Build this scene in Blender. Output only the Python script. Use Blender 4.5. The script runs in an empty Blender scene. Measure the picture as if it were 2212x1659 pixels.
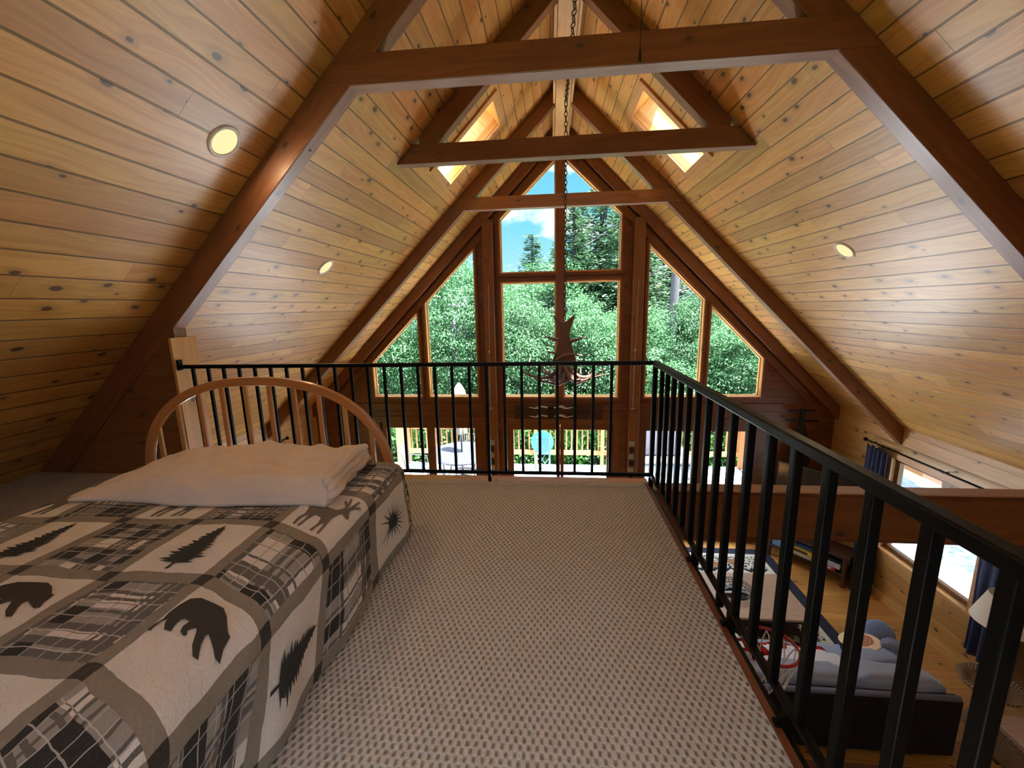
import bpy, bmesh, math, random
from math import sin, cos, pi, radians as RAD, hypot, floor
from mathutils import Vector as V, Matrix, noise
from mathutils.geometry import tessellate_polygon
random.seed(7)
SC = bpy.context.scene
COL = SC.collection

# ------------------------------------------------------------------ mesh builder
class MB:
    def __init__(s): s.v = []; s.f = []; s.m = []; s.uv = []
    def face(s, pts, m=0, uv=None):
        i = len(s.v); s.v += [V(p) for p in pts]; s.f.append(list(range(i, i+len(pts)))); s.m.append(m)
        s.uv.append(uv if uv else [(0, 0)]*len(pts))
    def idx(s, verts, faces, m=0, uvs=None):
        i = len(s.v); s.v += [V(p) for p in verts]
        for k, f in enumerate(faces):
            s.f.append([i+j for j in f]); s.m.append(m)
            s.uv.append([uvs[j] for j in f] if uvs else [(0, 0)]*len(f))
        return s
    def box(s, a, b, m=0, R=None, o=None, uo=None):
        """axis box from corner a to corner b, optionally turned by R about o; UV in metres, u along the longest side"""
        a = V(a); b = V(b); lo = V((min(a[i], b[i]) for i in range(3))); hi = V((max(a[i], b[i]) for i in range(3)))
        d = hi-lo; L = max(range(3), key=lambda i: d[i])
        P = [V((x, y, z)) for x in (lo.x, hi.x) for y in (lo.y, hi.y) for z in (lo.z, hi.z)]
        F = ((0, 1, 3, 2), (4, 6, 7, 5), (0, 4, 5, 1), (2, 3, 7, 6), (0, 2, 6, 4), (1, 5, 7, 3))
        ou, ov = uo if uo else (random.random()*7, random.random()*7)
        base = len(s.v)
        O = V(o) if o is not None else (lo+hi)/2
        s.v += [(R @ (p-O)+O) if R is not None else p for p in P]
        for k, f in enumerate(F):
            ax = k//2; uv = []
            others = [i for i in range(3) if i != ax]
            ua = L if L in others else others[0]; va = [i for i in others if i != ua][0]
            for j in f: uv.append((P[j][ua]+ou, P[j][va]+ov+k*.37))
            s.f.append([base+j for j in f]); s.m.append(m); s.uv.append(uv)
        return s
    def bar(s, p, q, w, h=None, m=0, up=(0, 0, 1)):
        """square bar from p to q, w wide across, h along up"""
        p = V(p); q = V(q); h = h or w; d = q-p; L = d.length; d.normalize(); up = V(up)
        if abs(d.dot(up)) > .97: up = V((0, 1, 0)) if abs(d.y) < .9 else V((1, 0, 0))
        sx = d.cross(up).normalized(); u2 = sx.cross(d)
        c = [sx*(i*w/2)+u2*(j*h/2) for i, j in ((-1, -1), (1, -1), (1, 1), (-1, 1))]
        vs = [p+k for k in c]+[q+k for k in c]
        o = random.random()*9
        base = len(s.v); s.v += vs
        for k in range(4):
            n = (k+1) % 4; ww = (c[n]-c[k]).length
            s.f.append([base+k, base+n, base+4+n, base+4+k]); s.m.append(m)
            s.uv.append([(o, o+k*.4), (o, o+k*.4+ww), (o+L, o+k*.4+ww), (o+L, o+k*.4)])
        for f in ([3, 2, 1, 0], [4, 5, 6, 7]):
            s.f.append([base+k for k in f]); s.m.append(m); s.uv.append([(o, o), (o+w, o), (o+w, o+h), (o, o+h)])
        return s
    def tube(s, pts, r, n=8, m=0, caps=True, closed=False):
        pts = [V(p) for p in pts]; N = len(pts); rr = r if isinstance(r, (list, tuple)) else [r]*N
        base = len(s.v); prev = None
        for i, p in enumerate(pts):
            if closed: t = pts[(i+1) % N]-pts[i-1]
            else: t = pts[min(i+1, N-1)]-pts[max(i-1, 0)]
            t.normalize()
            if prev is None:
                a = V((0, 0, 1)) if abs(t.z) < .9 else V((1, 0, 0)); x = t.cross(a).normalized()
            else:
                x = prev-t*prev.dot(t)
                x = x.normalized() if x.length > 1e-6 else t.orthogonal().normalized()
            prev = x; y = t.cross(x)
            for k in range(n):
                an = 2*pi*k/n; s.v.append(p+(x*cos(an)+y*sin(an))*rr[i])
        for i in range(N if closed else N-1):
            for k in range(n):
                a = base+i*n+k; b = base+i*n+(k+1) % n; j = (i+1) % N
                s.f.append([a, b, base+j*n+(k+1) % n, base+j*n+k]); s.m.append(m)
                s.uv.append([(i*.1, k*.02), (i*.1, k*.02+.02), (i*.1+.1, k*.02+.02), (i*.1+.1, k*.02)])
        if caps and not closed:
            s.f.append([base+k for k in range(n)][::-1]); s.m.append(m); s.uv.append([(0, 0)]*n)
            s.f.append([base+(N-1)*n+k for k in range(n)]); s.m.append(m); s.uv.append([(0, 0)]*n)
        return s
    def lathe(s, prof, c=(0, 0, 0), n=24, m=0, M=None, sx=1, sy=1):
        base = len(s.v); c = V(c)
        for r, z in prof:
            for k in range(n):
                p = V((r*cos(2*pi*k/n)*sx, r*sin(2*pi*k/n)*sy, z)); s.v.append(c+(M @ p if M is not None else p))
        for i in range(len(prof)-1):
            for k in range(n):
                a = base+i*n+k; b = base+i*n+(k+1) % n
                s.f.append([a, b, b+n, a+n]); s.m.append(m)
                s.uv.append([(k/n, i*.1), ((k+1)/n, i*.1), ((k+1)/n, i*.1+.1), (k/n, i*.1+.1)])
        return s
    def sphere(s, c, r, n=16, k=10, m=0, M=None):
        rr = r if isinstance(r, (tuple, list, V)) else (r, r, r)
        prof = [(max(1e-4, sin(pi*i/k)), -cos(pi*i/k)) for i in range(k+1)]
        D = Matrix.Diagonal((rr[0], rr[1], rr[2])); 
        return s.lathe(prof, c, n, m, (M @ D) if M is not None else D)
    def prism(s, poly, O, ax, ay, dep, m=0, uvf=None, holes=()):
        """flat polygon (with holes) in the plane O + x*ax + y*ay, given thickness by the vector dep"""
        O = V(O); ax = V(ax); ay = V(ay); dep = V(dep)
        loops = [list(poly)]+[list(h) for h in holes]
        flat = [p for l in loops for p in l]
        tri = tessellate_polygon([[V((p[0], p[1], 0)) for p in l] for l in loops]) if (holes or len(poly) > 4) else [tuple(range(len(poly)))]
        o = (random.random()*5, 0) if uvf is None else (0, 0)
        uvf = uvf or (lambda x, y: (x+o[0], y))
        P = [O+ax*p[0]+ay*p[1] for p in flat]; U = [uvf(*p) for p in flat]
        base = len(s.v); n = len(P); s.v += P; s.v += [p+dep for p in P]
        for t in tri:
            s.f.append([base+i for i in t]); s.m.append(m); s.uv.append([U[i] for i in t])
            s.f.append([base+n+i for i in reversed(t)]); s.m.append(m); s.uv.append([U[i] for i in reversed(t)])
        st = 0; th = dep.length
        for l in loops:
            k = len(l); acc = 0
            for i in range(k):
                j = (i+1) % k; L = hypot(l[j][0]-l[i][0], l[j][1]-l[i][1])
                s.f.append([base+st+i, base+st+j, base+n+st+j, base+n+st+i]); s.m.append(m)
                s.uv.append([(acc, 0), (acc+L, 0), (acc+L, th), (acc, th)]); acc += L
            st += k
        return s

def mk(name, mb, mats, parent=None, smooth=False, bevel=0, kind=None, label=None, cat=None, group=None, fixn=True, sub=0):
    me = bpy.data.meshes.new(name)
    off = V((0, 0, 0)) if parent is None else wloc(parent)
    me.from_pydata([v-off for v in mb.v], [], mb.f)
    if not isinstance(mats, (list, tuple)): mats = [mats]
    for m in mats: me.materials.append(m)
    uvl = me.uv_layers.new(name='UVMap')
    k = 0; flat = []
    for uv in mb.uv:
        for u in uv: flat += [u[0], u[1]]
    uvl.data.foreach_set('uv', flat)
    me.polygons.foreach_set('material_index', mb.m)
    if fixn:
        bm = bmesh.new(); bm.from_mesh(me)
        if smooth: bmesh.ops.remove_doubles(bm, verts=bm.verts, dist=1e-5)
        bmesh.ops.recalc_face_normals(bm, faces=bm.faces); bm.to_mesh(me); bm.free()
    if smooth: me.polygons.foreach_set('use_smooth', [True]*len(me.polygons))
    o = bpy.data.objects.new(name, me); COL.objects.link(o)
    if parent is not None: o.parent = parent
    if bevel:
        b = o.modifiers.new('bevel', 'BEVEL'); b.width = bevel; b.segments = 2; b.limit_method = 'ANGLE'; b.angle_limit = RAD(40)
    if sub:
        b = o.modifiers.new('sub', 'SUBSURF'); b.levels = sub; b.render_levels = sub
    tag(o, label, cat, group, kind)
    return o

def wloc(o):
    p = V((0, 0, 0))
    while o is not None: p += o.location; o = o.parent
    return p

def tag(o, label=None, cat=None, group=None, kind=None):
    if label: o['label'] = label
    if cat: o['category'] = cat
    if group: o['group'] = group
    if kind: o['kind'] = kind
    return o

def thing(name, label, cat, loc, group=None, kind=None):
    o = bpy.data.objects.new(name, None); COL.objects.link(o); o.location = loc; o.empty_display_size = .1
    return tag(o, label, cat, group, kind)

def dup(root, loc, label=None, rz=None, sc=None):
    r = root.copy(); COL.objects.link(r); r.location = loc
    if rz is not None: r.rotation_euler = (0, 0, rz)
    if sc is not None: r.scale = sc if isinstance(sc, (tuple, list)) else (sc, sc, sc)
    if label: r['label'] = label
    for ch in list(root.children):
        c = ch.copy(); COL.objects.link(c); c.parent = r
        for g in list(ch.children):
            d = g.copy(); COL.objects.link(d); d.parent = c
    return r

# ------------------------------------------------------------------ materials
class NT:
    def __init__(s, name):
        s.mat = bpy.data.materials.new(name); s.mat.use_nodes = True
        s.t = s.mat.node_tree; s.t.nodes.clear(); s.out = s.n('ShaderNodeOutputMaterial')
    def n(s, ty, **kw):
        nd = s.t.nodes.new(ty)
        for k, v in kw.items(): setattr(nd, k, v)
        return nd
    def put(s, sock, v):
        if isinstance(v, bpy.types.NodeSocket): s.t.links.new(v, sock)
        elif isinstance(v, (tuple, list)) and len(v) == 3 and sock.type == 'RGBA': sock.default_value = (*v, 1)
        elif v is not None: sock.default_value = v
    def m(s, op, a, b=None, c=None, clamp=False):
        nd = s.n('ShaderNodeMath', operation=op, use_clamp=clamp)
        s.put(nd.inputs[0], a)
        if b is not None: s.put(nd.inputs[1], b)
        if c is not None: s.put(nd.inputs[2], c)
        return nd.outputs[0]
    def ss(s, x, lo, hi):
        nd = s.n('ShaderNodeMapRange', interpolation_type='SMOOTHSTEP'); s.put(nd.inputs[0], x); s.put(nd.inputs[1], lo); s.put(nd.inputs[2], hi)
        return nd.outputs[0]
    def mix(s, f, a, b, bt='MIX'):
        nd = s.n('ShaderNodeMix', data_type='RGBA', blend_type=bt); s.put(nd.inputs[0], f); s.put(nd.inputs[6], a); s.put(nd.inputs[7], b)
        return nd.outputs[2]
    def uv(s):
        nd = s.n('ShaderNodeUVMap', uv_map='UVMap'); sp = s.n('ShaderNodeSeparateXYZ'); s.t.links.new(nd.outputs[0], sp.inputs[0])
        return sp.outputs[0], sp.outputs[1]
    def obj(s):
        nd = s.n('ShaderNodeTexCoord'); sp = s.n('ShaderNodeSeparateXYZ'); s.t.links.new(nd.outputs['Object'], sp.inputs[0])
        return sp.outputs[0], sp.outputs[1], sp.outputs[2]
    def xyz(s, x, y, z=0.0):
        nd = s.n('ShaderNodeCombineXYZ')
        for i, a in enumerate((x, y, z)): s.put(nd.inputs[i], a)
        return nd.outputs[0]
    def noise(s, vec, scale=5, detail=3, rough=.5, dist=0):
        nd = s.n('ShaderNodeTexNoise'); 
        if vec is not None: s.put(nd.inputs['Vector'], vec)
        nd.inputs['Scale'].default_value = scale; nd.inputs['Detail'].default_value = detail; nd.inputs['Roughness'].default_value = rough; nd.inputs['Distortion'].default_value = dist
        return nd.outputs[0]
    def white(s, vec, dim='2D'):
        nd = s.n('ShaderNodeTexWhiteNoise', noise_dimensions=dim); s.put(nd.inputs['Vector'], vec); return nd.outputs[0]
    def bump(s, h, strength=.3, dist=.01):
        nd = s.n('ShaderNodeBump'); nd.inputs['Strength'].default_value = strength; nd.inputs['Distance'].default_value = dist; s.put(nd.inputs['Height'], h); return nd.outputs[0]
    def done(s, color, rough=.5, normal=None, metal=0, coat=0, spec=.5, emit=None, estr=0, sheen=0):
        b = s.n('ShaderNodeBsdfPrincipled'); s.put(b.inputs['Base Color'], color); s.put(b.inputs['Roughness'], rough); b.inputs['Metallic'].default_value = metal
        b.inputs['Coat Weight'].default_value = coat; b.inputs['Coat Roughness'].default_value = .25; b.inputs['Specular IOR Level'].default_value = spec
        b.inputs['Sheen Weight'].default_value = sheen
        if normal is not None: s.put(b.inputs['Normal'], normal)
        if emit is not None: s.put(b.inputs['Emission Color'], emit); b.inputs['Emission Strength'].default_value = estr
        s.t.links.new(b.outputs[0], s.out.inputs[0]); return s.mat

def lin(r, g, b):
    f = lambda c: (c/12.92 if c <= .04045 else ((c+.055)/1.055)**2.4)
    return (f(r/255), f(g/255), f(b/255))

def plain(name, c, rough=.5, metal=0, var=.12, scale=20, bump=0, coat=0, spec=.5, sheen=0):
    t = NT(name); tc = t.n('ShaderNodeTexCoord').outputs['Object']
    nz = t.noise(tc, scale, 3)
    col = t.mix(nz, tuple(x*(1-var) for x in c), tuple(min(1, x*(1+var)) for x in c))
    return t.done(col, rough, t.bump(nz, bump, .01) if bump else None, metal, coat, spec, sheen=sheen)

def wood(name, c1, c2, W=None, L=3.2, knots=.5, groove=.0035, gcol=.35, rough=.42, coat=.15, vary=.35, kcol=(.05, .025, .015), grey=0, joint=.002):
    """pine boards from UV metres (u along the grain): board tone, grain, knots, V-groove"""
    t = NT(name); u, v = t.uv()
    if W:
        vr = t.m('DIVIDE', v, W); row = t.m('FLOOR', vr); fv = t.m('SUBTRACT', vr, row)
        r0 = t.white(t.xyz(row, 3.1)); u2 = t.m('ADD', t.m('DIVIDE', u, L), t.m('MULTIPLY', r0, 7.3)); seg = t.m('FLOOR', u2); fu = t.m('SUBTRACT', u2, seg)
        cell = t.white(t.xyz(row, seg)); cell2 = t.white(t.xyz(seg, t.m('ADD', row, 17.3)))
    else:
        oi = t.n('ShaderNodeObjectInfo').outputs['Random']; cell = oi; cell2 = oi
    off = t.m('MULTIPLY', cell, 31.0)
    warp = t.noise(t.xyz(t.m('MULTIPLY', u, 1.3), t.m('MULTIPLY', v, 5), off), 1.0, 2)
    g = t.noise(t.xyz(t.m('MULTIPLY', u, 1.1), t.m('ADD', t.m('MULTIPLY', v, 38), t.m('MULTIPLY', warp, 9)), off), 1.0, 4, .6)
    g2 = t.noise(t.xyz(t.m('MULTIPLY', u, 6), t.m('MULTIPLY', v, 160), off), 1.0, 2, .6)
    blot = t.noise(t.xyz(t.m('MULTIPLY', u, 1.6), t.m('MULTIPLY', v, 4), off), 1.0, 3)
    fac = t.m('ADD', t.m('MULTIPLY', t.ss(g, .3, .7), .5), t.m('MULTIPLY', blot, .45), clamp=True)
    col = t.mix(fac, c1, c2)
    tone = t.m('ADD', 1-vary/2, t.m('MULTIPLY', cell2, vary))
    tone = t.m('MULTIPLY', tone, t.m('ADD', .93, t.m('MULTIPLY', g2, .14)))
    hs = t.n('ShaderNodeHueSaturation'); t.put(hs.inputs['Color'], col); t.put(hs.inputs['Value'], tone); t.put(hs.inputs['Hue'], t.m('ADD', .492, t.m('MULTIPLY', cell, .016)))
    col = hs.outputs[0]
    if knots > 0:
        vo = t.n('ShaderNodeTexVoronoi', feature='F1', voronoi_dimensions='2D')
        wn = t.noise(t.xyz(t.m('MULTIPLY', u, 14), t.m('MULTIPLY', v, 14), off), 1, 2)
        ku = t.m('ADD', t.m('ADD', t.m('MULTIPLY', u, 3.1), t.m('MULTIPLY', wn, .10)), off); kv = t.m('ADD', t.m('MULTIPLY', v, 5.2), t.m('MULTIPLY', cell2, 11))
        t.put(vo.inputs['Vector'], t.xyz(ku, kv)); vo.inputs['Scale'].default_value = 1
        vc = t.n('ShaderNodeSeparateColor'); t.put(vc.inputs[0], vo.outputs['Color'])
        on = t.m('LESS_THAN', vc.outputs[0], knots); size = t.m('ADD', .035, t.m('MULTIPLY', vc.outputs[1], .09))
        d = vo.outputs['Distance']
        core = t.m('SUBTRACT', 1.0, t.ss(d, t.m('MULTIPLY', size, .65), size)); halo = t.m('SUBTRACT', 1.0, t.ss(d, size, t.m('MULTIPLY', size, 3.2)))
        col = t.mix(t.m('MULTIPLY', t.m('MULTIPLY', halo, on), .40), col, tuple(a*.45+b*.4 for a, b in zip(c1, kcol)))
        col = t.mix(t.m('MULTIPLY', t.m('MULTIPLY', core, on), .85), col, kcol)
    h = g
    nrm = None
    if W:
        ed = t.m('MINIMUM', fv, t.m('SUBTRACT', 1.0, fv)); gm = t.m('SUBTRACT', 1.0, t.ss(ed, groove/W*.35, groove/W))
        if joint:
            ej = t.m('MINIMUM', fu, t.m('SUBTRACT', 1.0, fu)); jm = t.m('SUBTRACT', 1.0, t.ss(ej, joint/L*.3, joint/L)); gm2 = t.m('MAXIMUM', gm, t.m('MULTIPLY', jm, .7))
        else: gm2 = gm
        col = t.mix(t.m('MULTIPLY', gm2, 1-gcol), col, tuple(x*.18 for x in c1))
        nrm = t.bump(t.m('SUBTRACT', t.m('MULTIPLY', g, .12), gm2), .5, .006)
    else:
        nrm = t.bump(g, .12, .004)
    return t.done(col, rough, nrm, coat=coat)

M = {}
PINE1, PINE2 = lin(222, 172, 104), lin(190, 126, 62)
M['ceil'] = wood('pine_ceiling_boards', lin(222, 174, 102), lin(184, 128, 64), W=.154, L=3.0, knots=.66, vary=.36, gcol=.10, groove=.0075, rough=.38, coat=.2)
M['well'] = wood('pine_skylight_boards', lin(236, 196, 130), lin(214, 160, 92), W=.14, L=4, knots=.4, vary=.2, rough=.5)
M['wallb'] = wood('cedar_wall_boards', lin(134, 82, 45), lin(106, 60, 32), W=.15, L=2.6, knots=.45, vary=.3, rough=.45, groove=.005)
M['pinewall'] = wood('pine_wall_boards', lin(206, 162, 96), lin(176, 126, 66), W=.17, L=3, knots=.4, vary=.25, rough=.42, groove=.005)
M['beam'] = wood('stained_beam_wood', lin(146, 92, 56), lin(110, 64, 36), knots=.28, vary=.12, rough=.5, coat=.55)
M['trim'] = wood('stained_trim_wood', lin(132, 80, 46), lin(104, 60, 32), knots=.15, vary=.15, rough=.45)
M['paletrim'] = wood('pale_trim_wood', lin(220, 172, 110), lin(192, 136, 78), knots=.2, vary=.1, rough=.45)
M['floorw'] = wood('pine_floor_boards', lin(204, 150, 84), lin(168, 112, 52), W=.13, L=2.8, knots=.3, vary=.25, rough=.3, coat=.3)
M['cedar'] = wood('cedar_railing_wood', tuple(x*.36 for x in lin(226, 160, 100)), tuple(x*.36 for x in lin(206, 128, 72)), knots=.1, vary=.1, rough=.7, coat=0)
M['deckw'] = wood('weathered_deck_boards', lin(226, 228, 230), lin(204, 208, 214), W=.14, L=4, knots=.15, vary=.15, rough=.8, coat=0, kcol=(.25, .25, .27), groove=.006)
M['deckshade'] = wood('weathered_shaded_deck_boards', lin(112, 126, 142), lin(84, 98, 114), W=.14, L=4, knots=.2, vary=.25, rough=.8, coat=0, kcol=(.04, .05, .06), groove=.008)  # side deck: its shade is put into a darker, bluer board colour
M['benchw'] = wood('dark_bench_wood', lin(76, 46, 34), lin(54, 32, 24), knots=0, vary=.1, rough=.4)
M['tablew'] = wood('taupe_table_wood', lin(196, 170, 150), lin(176, 146, 124), knots=.1, vary=.1, rough=.32, coat=.3)
M['headw'] = wood('honey_headboard_wood', lin(204, 150, 90), lin(178, 120, 66), knots=0, vary=.05, rough=.3, coat=.3)
M['iron'] = plain('black_iron', (.0035, .004, .0042), .42, 0, .3, 60, .05, spec=.12)
M['black'] = plain('black_plastic', (.012, .012, .014), .35)
M['blackm'] = plain('black_matte', (.014, .014, .016), .7)
M['steel'] = plain('bolt_steel', (.35, .34, .32), .35, 1)
M['bronze'] = plain('dark_bronze', (.05, .035, .025), .4, .8)
M['white'] = plain('white_enamel', (.78, .76, .72), .4, var=.03)
M['greyp'] = plain('grey_plastic', (.35, .36, .38), .5)
M['antler'] = plain('moose_antler', lin(104, 72, 56), .55, 0, .35, 9, .3)
M['bone'] = plain('pale_antler', lin(190, 170, 140), .5, 0, .2, 15, .2)
M['fleece'] = plain('cream_fleece', lin(226, 210, 200), .95, 0, .06, 30, .15, sheen=.2)
M['mattress'] = plain('white_mattress', lin(225, 220, 212), .9, 0, .04, 40, .1)
M['navy'] = plain('navy_cloth', lin(38, 50, 92), .9, 0, .25, 50, .2, sheen=.2)
M['sofa'] = plain('charcoal_sofa_cloth', lin(24, 25, 31), .92, 0, .2, 80, .2)
M['sofarim'] = plain('slate_sofa_piping', lin(112, 122, 148), .9, 0, .1, 60, .1)
M['cushion'] = plain('slate_blue_cushion', lin(152, 166, 192), .95, 0, .12, 25, .25, sheen=.2)
M['cushion2'] = plain('taupe_grey_cushion', lin(128, 118, 112), .95, 0, .12, 30, .25)
M['blueround'] = plain('sky_blue_cushion', lin(128, 152, 196), .95, 0, .08, 30, .2)
M['whitecl'] = plain('white_pillow_cloth', lin(222, 226, 236), .95, 0, .05, 30, .15)
M['red'] = plain('red_enamel', lin(170, 40, 40), .35)
M['net'] = plain('white_net_cord', lin(225, 225, 225), .8)
M['wicker'] = None
M['shadew'] = plain('white_lamp_shade', lin(232, 230, 222), .9, 0, .03, 60, .1)
M['shadet'] = plain('tan_lamp_shade', lin(186, 152, 116), .9, 0, .08, 80, .1)
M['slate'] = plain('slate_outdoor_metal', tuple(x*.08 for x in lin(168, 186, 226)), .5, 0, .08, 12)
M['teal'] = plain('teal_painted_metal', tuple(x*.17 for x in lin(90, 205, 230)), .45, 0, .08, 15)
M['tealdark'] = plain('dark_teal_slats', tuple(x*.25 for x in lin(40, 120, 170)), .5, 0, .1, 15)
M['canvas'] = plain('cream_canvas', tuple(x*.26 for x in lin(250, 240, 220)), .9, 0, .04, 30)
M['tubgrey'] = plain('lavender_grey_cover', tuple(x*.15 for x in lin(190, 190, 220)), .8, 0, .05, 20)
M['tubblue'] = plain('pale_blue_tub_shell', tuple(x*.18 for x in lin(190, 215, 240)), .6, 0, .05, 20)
M['bark'] = plain('grey_bark', lin(58, 58, 64), .9, 0, .4, 8, .5)
M['grass'] = plain('meadow_grass', (.02, .06, .012), .95, 0, .4, 3)
M['yellow'] = plain('yellow_game_box', lin(214, 186, 60), .5, var=.05)
M['boxblue'] = plain('blue_game_box', lin(50, 96, 170), .5, var=.05)
M['skyblue'] = plain('light_blue_box', lin(120, 165, 215), .5, var=.05)
M['boxgreen'] = plain('pale_green_box', lin(170, 196, 170), .5, var=.1)
M['boxwhite'] = plain('white_box', lin(200, 198, 206), .5, var=.04)
M['boxred'] = plain('red_game_box', lin(178, 44, 62), .5, var=.05)
M['boxink'] = plain('dark_print', lin(60, 54, 70), .5, var=.05)
M['remotew'] = plain('pale_remote_plastic', lin(178, 186, 204), .4, var=.05)
M['screen'] = plain('dark_screen', (.01, .012, .014), .12, var=.05)
M['pinetree'] = plain('printed_dark_pine', lin(52, 54, 54), .95, 0, .2, 60)
M['bearink'] = plain('printed_dark_brown', lin(62, 58, 54), .95, 0, .15, 60)
M['deerink'] = plain('printed_grey_brown', lin(112, 104, 98), .95, 0, .15, 60)
M['bark2'] = plain('printed_log_bark', lin(60, 44, 36), .9, 0, .4, 90)

def mat_glass():
    t = NT('window_glass'); tr = t.n('ShaderNodeBsdfTransparent'); tr.inputs[0].default_value = (.94, .97, .96, 1)
    gl = t.n('ShaderNodeBsdfGlossy'); gl.inputs['Roughness'].default_value = .03
    lw_ = t.n('ShaderNodeLayerWeight'); lw_.inputs[0].default_value = .5; frv = t.m('ADD', .02, t.m('MULTIPLY', t.m('POWER', lw_.outputs['Facing'], 5.0), .9))
    mx = t.n('ShaderNodeMixShader'); t.t.links.new(frv, mx.inputs[0]); t.t.links.new(tr.outputs[0], mx.inputs[1]); t.t.links.new(gl.outputs[0], mx.inputs[2])
    t.t.links.new(mx.outputs[0], t.out.inputs[0]); return t.mat
M['glass'] = mat_glass()

def mat_carpet():
    t = NT('loop_pile_carpet'); x, y, z = t.obj()
    nz = t.noise(t.xyz(x, y), 22, 2); nz2 = t.noise(t.xyz(y, x, 3.0), 22, 2)
    px = t.m('ADD', t.m('MULTIPLY', x, 2*pi/.0245), t.m('MULTIPLY', nz, 1.5)); py = t.m('ADD', t.m('MULTIPLY', y, 2*pi/.041), t.m('MULTIPLY', nz2, 1.5))
    h = t.m('MULTIPLY', t.m('COSINE', px), t.m('COSINE', py))
    h = t.m('ADD', t.m('MULTIPLY', h, .5), .5)
    fine = t.noise(t.xyz(x, y), 260, 2); big = t.noise(t.xyz(x, y), 2.2, 3)
    pit = t.ss(h, -.05, .62)
    c = t.mix(pit, lin(126, 119, 111), lin(220, 215, 208)); c = t.mix(t.m('MULTIPLY', fine, .5), c, lin(170, 163, 155)); c = t.mix(t.m('MULTIPLY', big, .2), c, lin(200, 195, 188))  # shading between the pile loops is mixed into the colour
    return t.done(c, .95, t.bump(t.m('ADD', pit, t.m('MULTIPLY', fine, .25)), .55, .012), spec=.1)
M['carpet'] = mat_carpet()

CELL, ROW = .31, .318
def mat_quilt():
    t = NT('patchwork_quilt'); a, b = t.uv()   # UV = flat cloth metres, lines of the patchwork on whole cells
    wob = t.m('MULTIPLY', t.m('SUBTRACT', t.noise(t.xyz(a, b), 9, 2), .5), .022)
    cu = t.m('DIVIDE', t.m('ADD', a, wob), CELL); cv = t.m('DIVIDE', t.m('ADD', b, wob), ROW)
    iu = t.m('FLOOR', cu); iv = t.m('FLOOR', cv); fu = t.m('SUBTRACT', cu, iu); fv = t.m('SUBTRACT', cv, iv)
    du = t.m('MINIMUM', fu, t.m('SUBTRACT', 1.0, fu)); dv = t.m('MINIMUM', fv, t.m('SUBTRACT', 1.0, fv))
    su = t.m('LESS_THAN', du, .07); sv = t.m('LESS_THAN', dv, .07)
    par = t.m('MODULO', t.m('ADD', t.m('ADD', iu, iv), 101.0), 2.0)   # 1 = white motif cell
    cr = t.white(t.xyz(iu, iv))
    cloth = t.mix(t.noise(t.xyz(a, b), 12, 3), lin(234, 230, 228), lin(214, 208, 204))
    def stripes(p, freq, lo, seed, vec):
        n1 = t.white(t.xyz(t.m('FLOOR', t.m('MULTIPLY', p, freq)), t.m('ADD', seed, cr)))
        return t.m('GREATER_THAN', n1, lo)
    wu = t.m('ADD', fu, t.m('MULTIPLY', t.noise(t.xyz(b, a), 20, 1), .03)); wv = t.m('ADD', fv, t.m('MULTIPLY', t.noise(t.xyz(a, b, 2.), 20, 1), .03))
    b1 = t.m('MULTIPLY', stripes(wu, 6, .46, 1., None), .56); b2 = t.m('MULTIPLY', stripes(wv, 5, .46, 2., None), .56)
    dark = t.m('ADD', b1, b2)
    thin = t.m('MAXIMUM', t.m('MULTIPLY', stripes(wu, 30, .66, 3., None), .85), t.m('MULTIPLY', stripes(wv, 26, .66, 4., None), .85))
    dark = t.m('MAXIMUM', dark, thin, clamp=True)
    plaid = t.mix(dark, cloth, lin(50, 47, 46))
    gl = t.m('MAXIMUM', t.m('GREATER_THAN', t.m('FRACT', t.m('MULTIPLY', wu, 6.0)), .94), t.m('GREATER_THAN', t.m('FRACT', t.m('MULTIPLY', wv, 6.0)), .94))
    plaid = t.mix(t.m('MULTIPLY', gl, .7), plaid, t.mix(t.m('GREATER_THAN', dark, .3), lin(70, 60, 58), lin(210, 206, 204)))
    c = t.mix(par, plaid, cloth)
    strip = t.mix(t.noise(t.xyz(a, b), 15, 2), lin(152, 144, 134), lin(132, 124, 114))
    c = t.mix(t.m('MAXIMUM', su, sv), c, strip); c = t.mix(t.m('MULTIPLY', su, sv), c, lin(66, 60, 56))
    q = t.noise(t.xyz(a, b), 55, 2, .5, 1.2)
    return t.done(c, .9, t.bump(q, .35, .012), spec=.2, sheen=.1)
M['quilt'] = mat_quilt()

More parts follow.
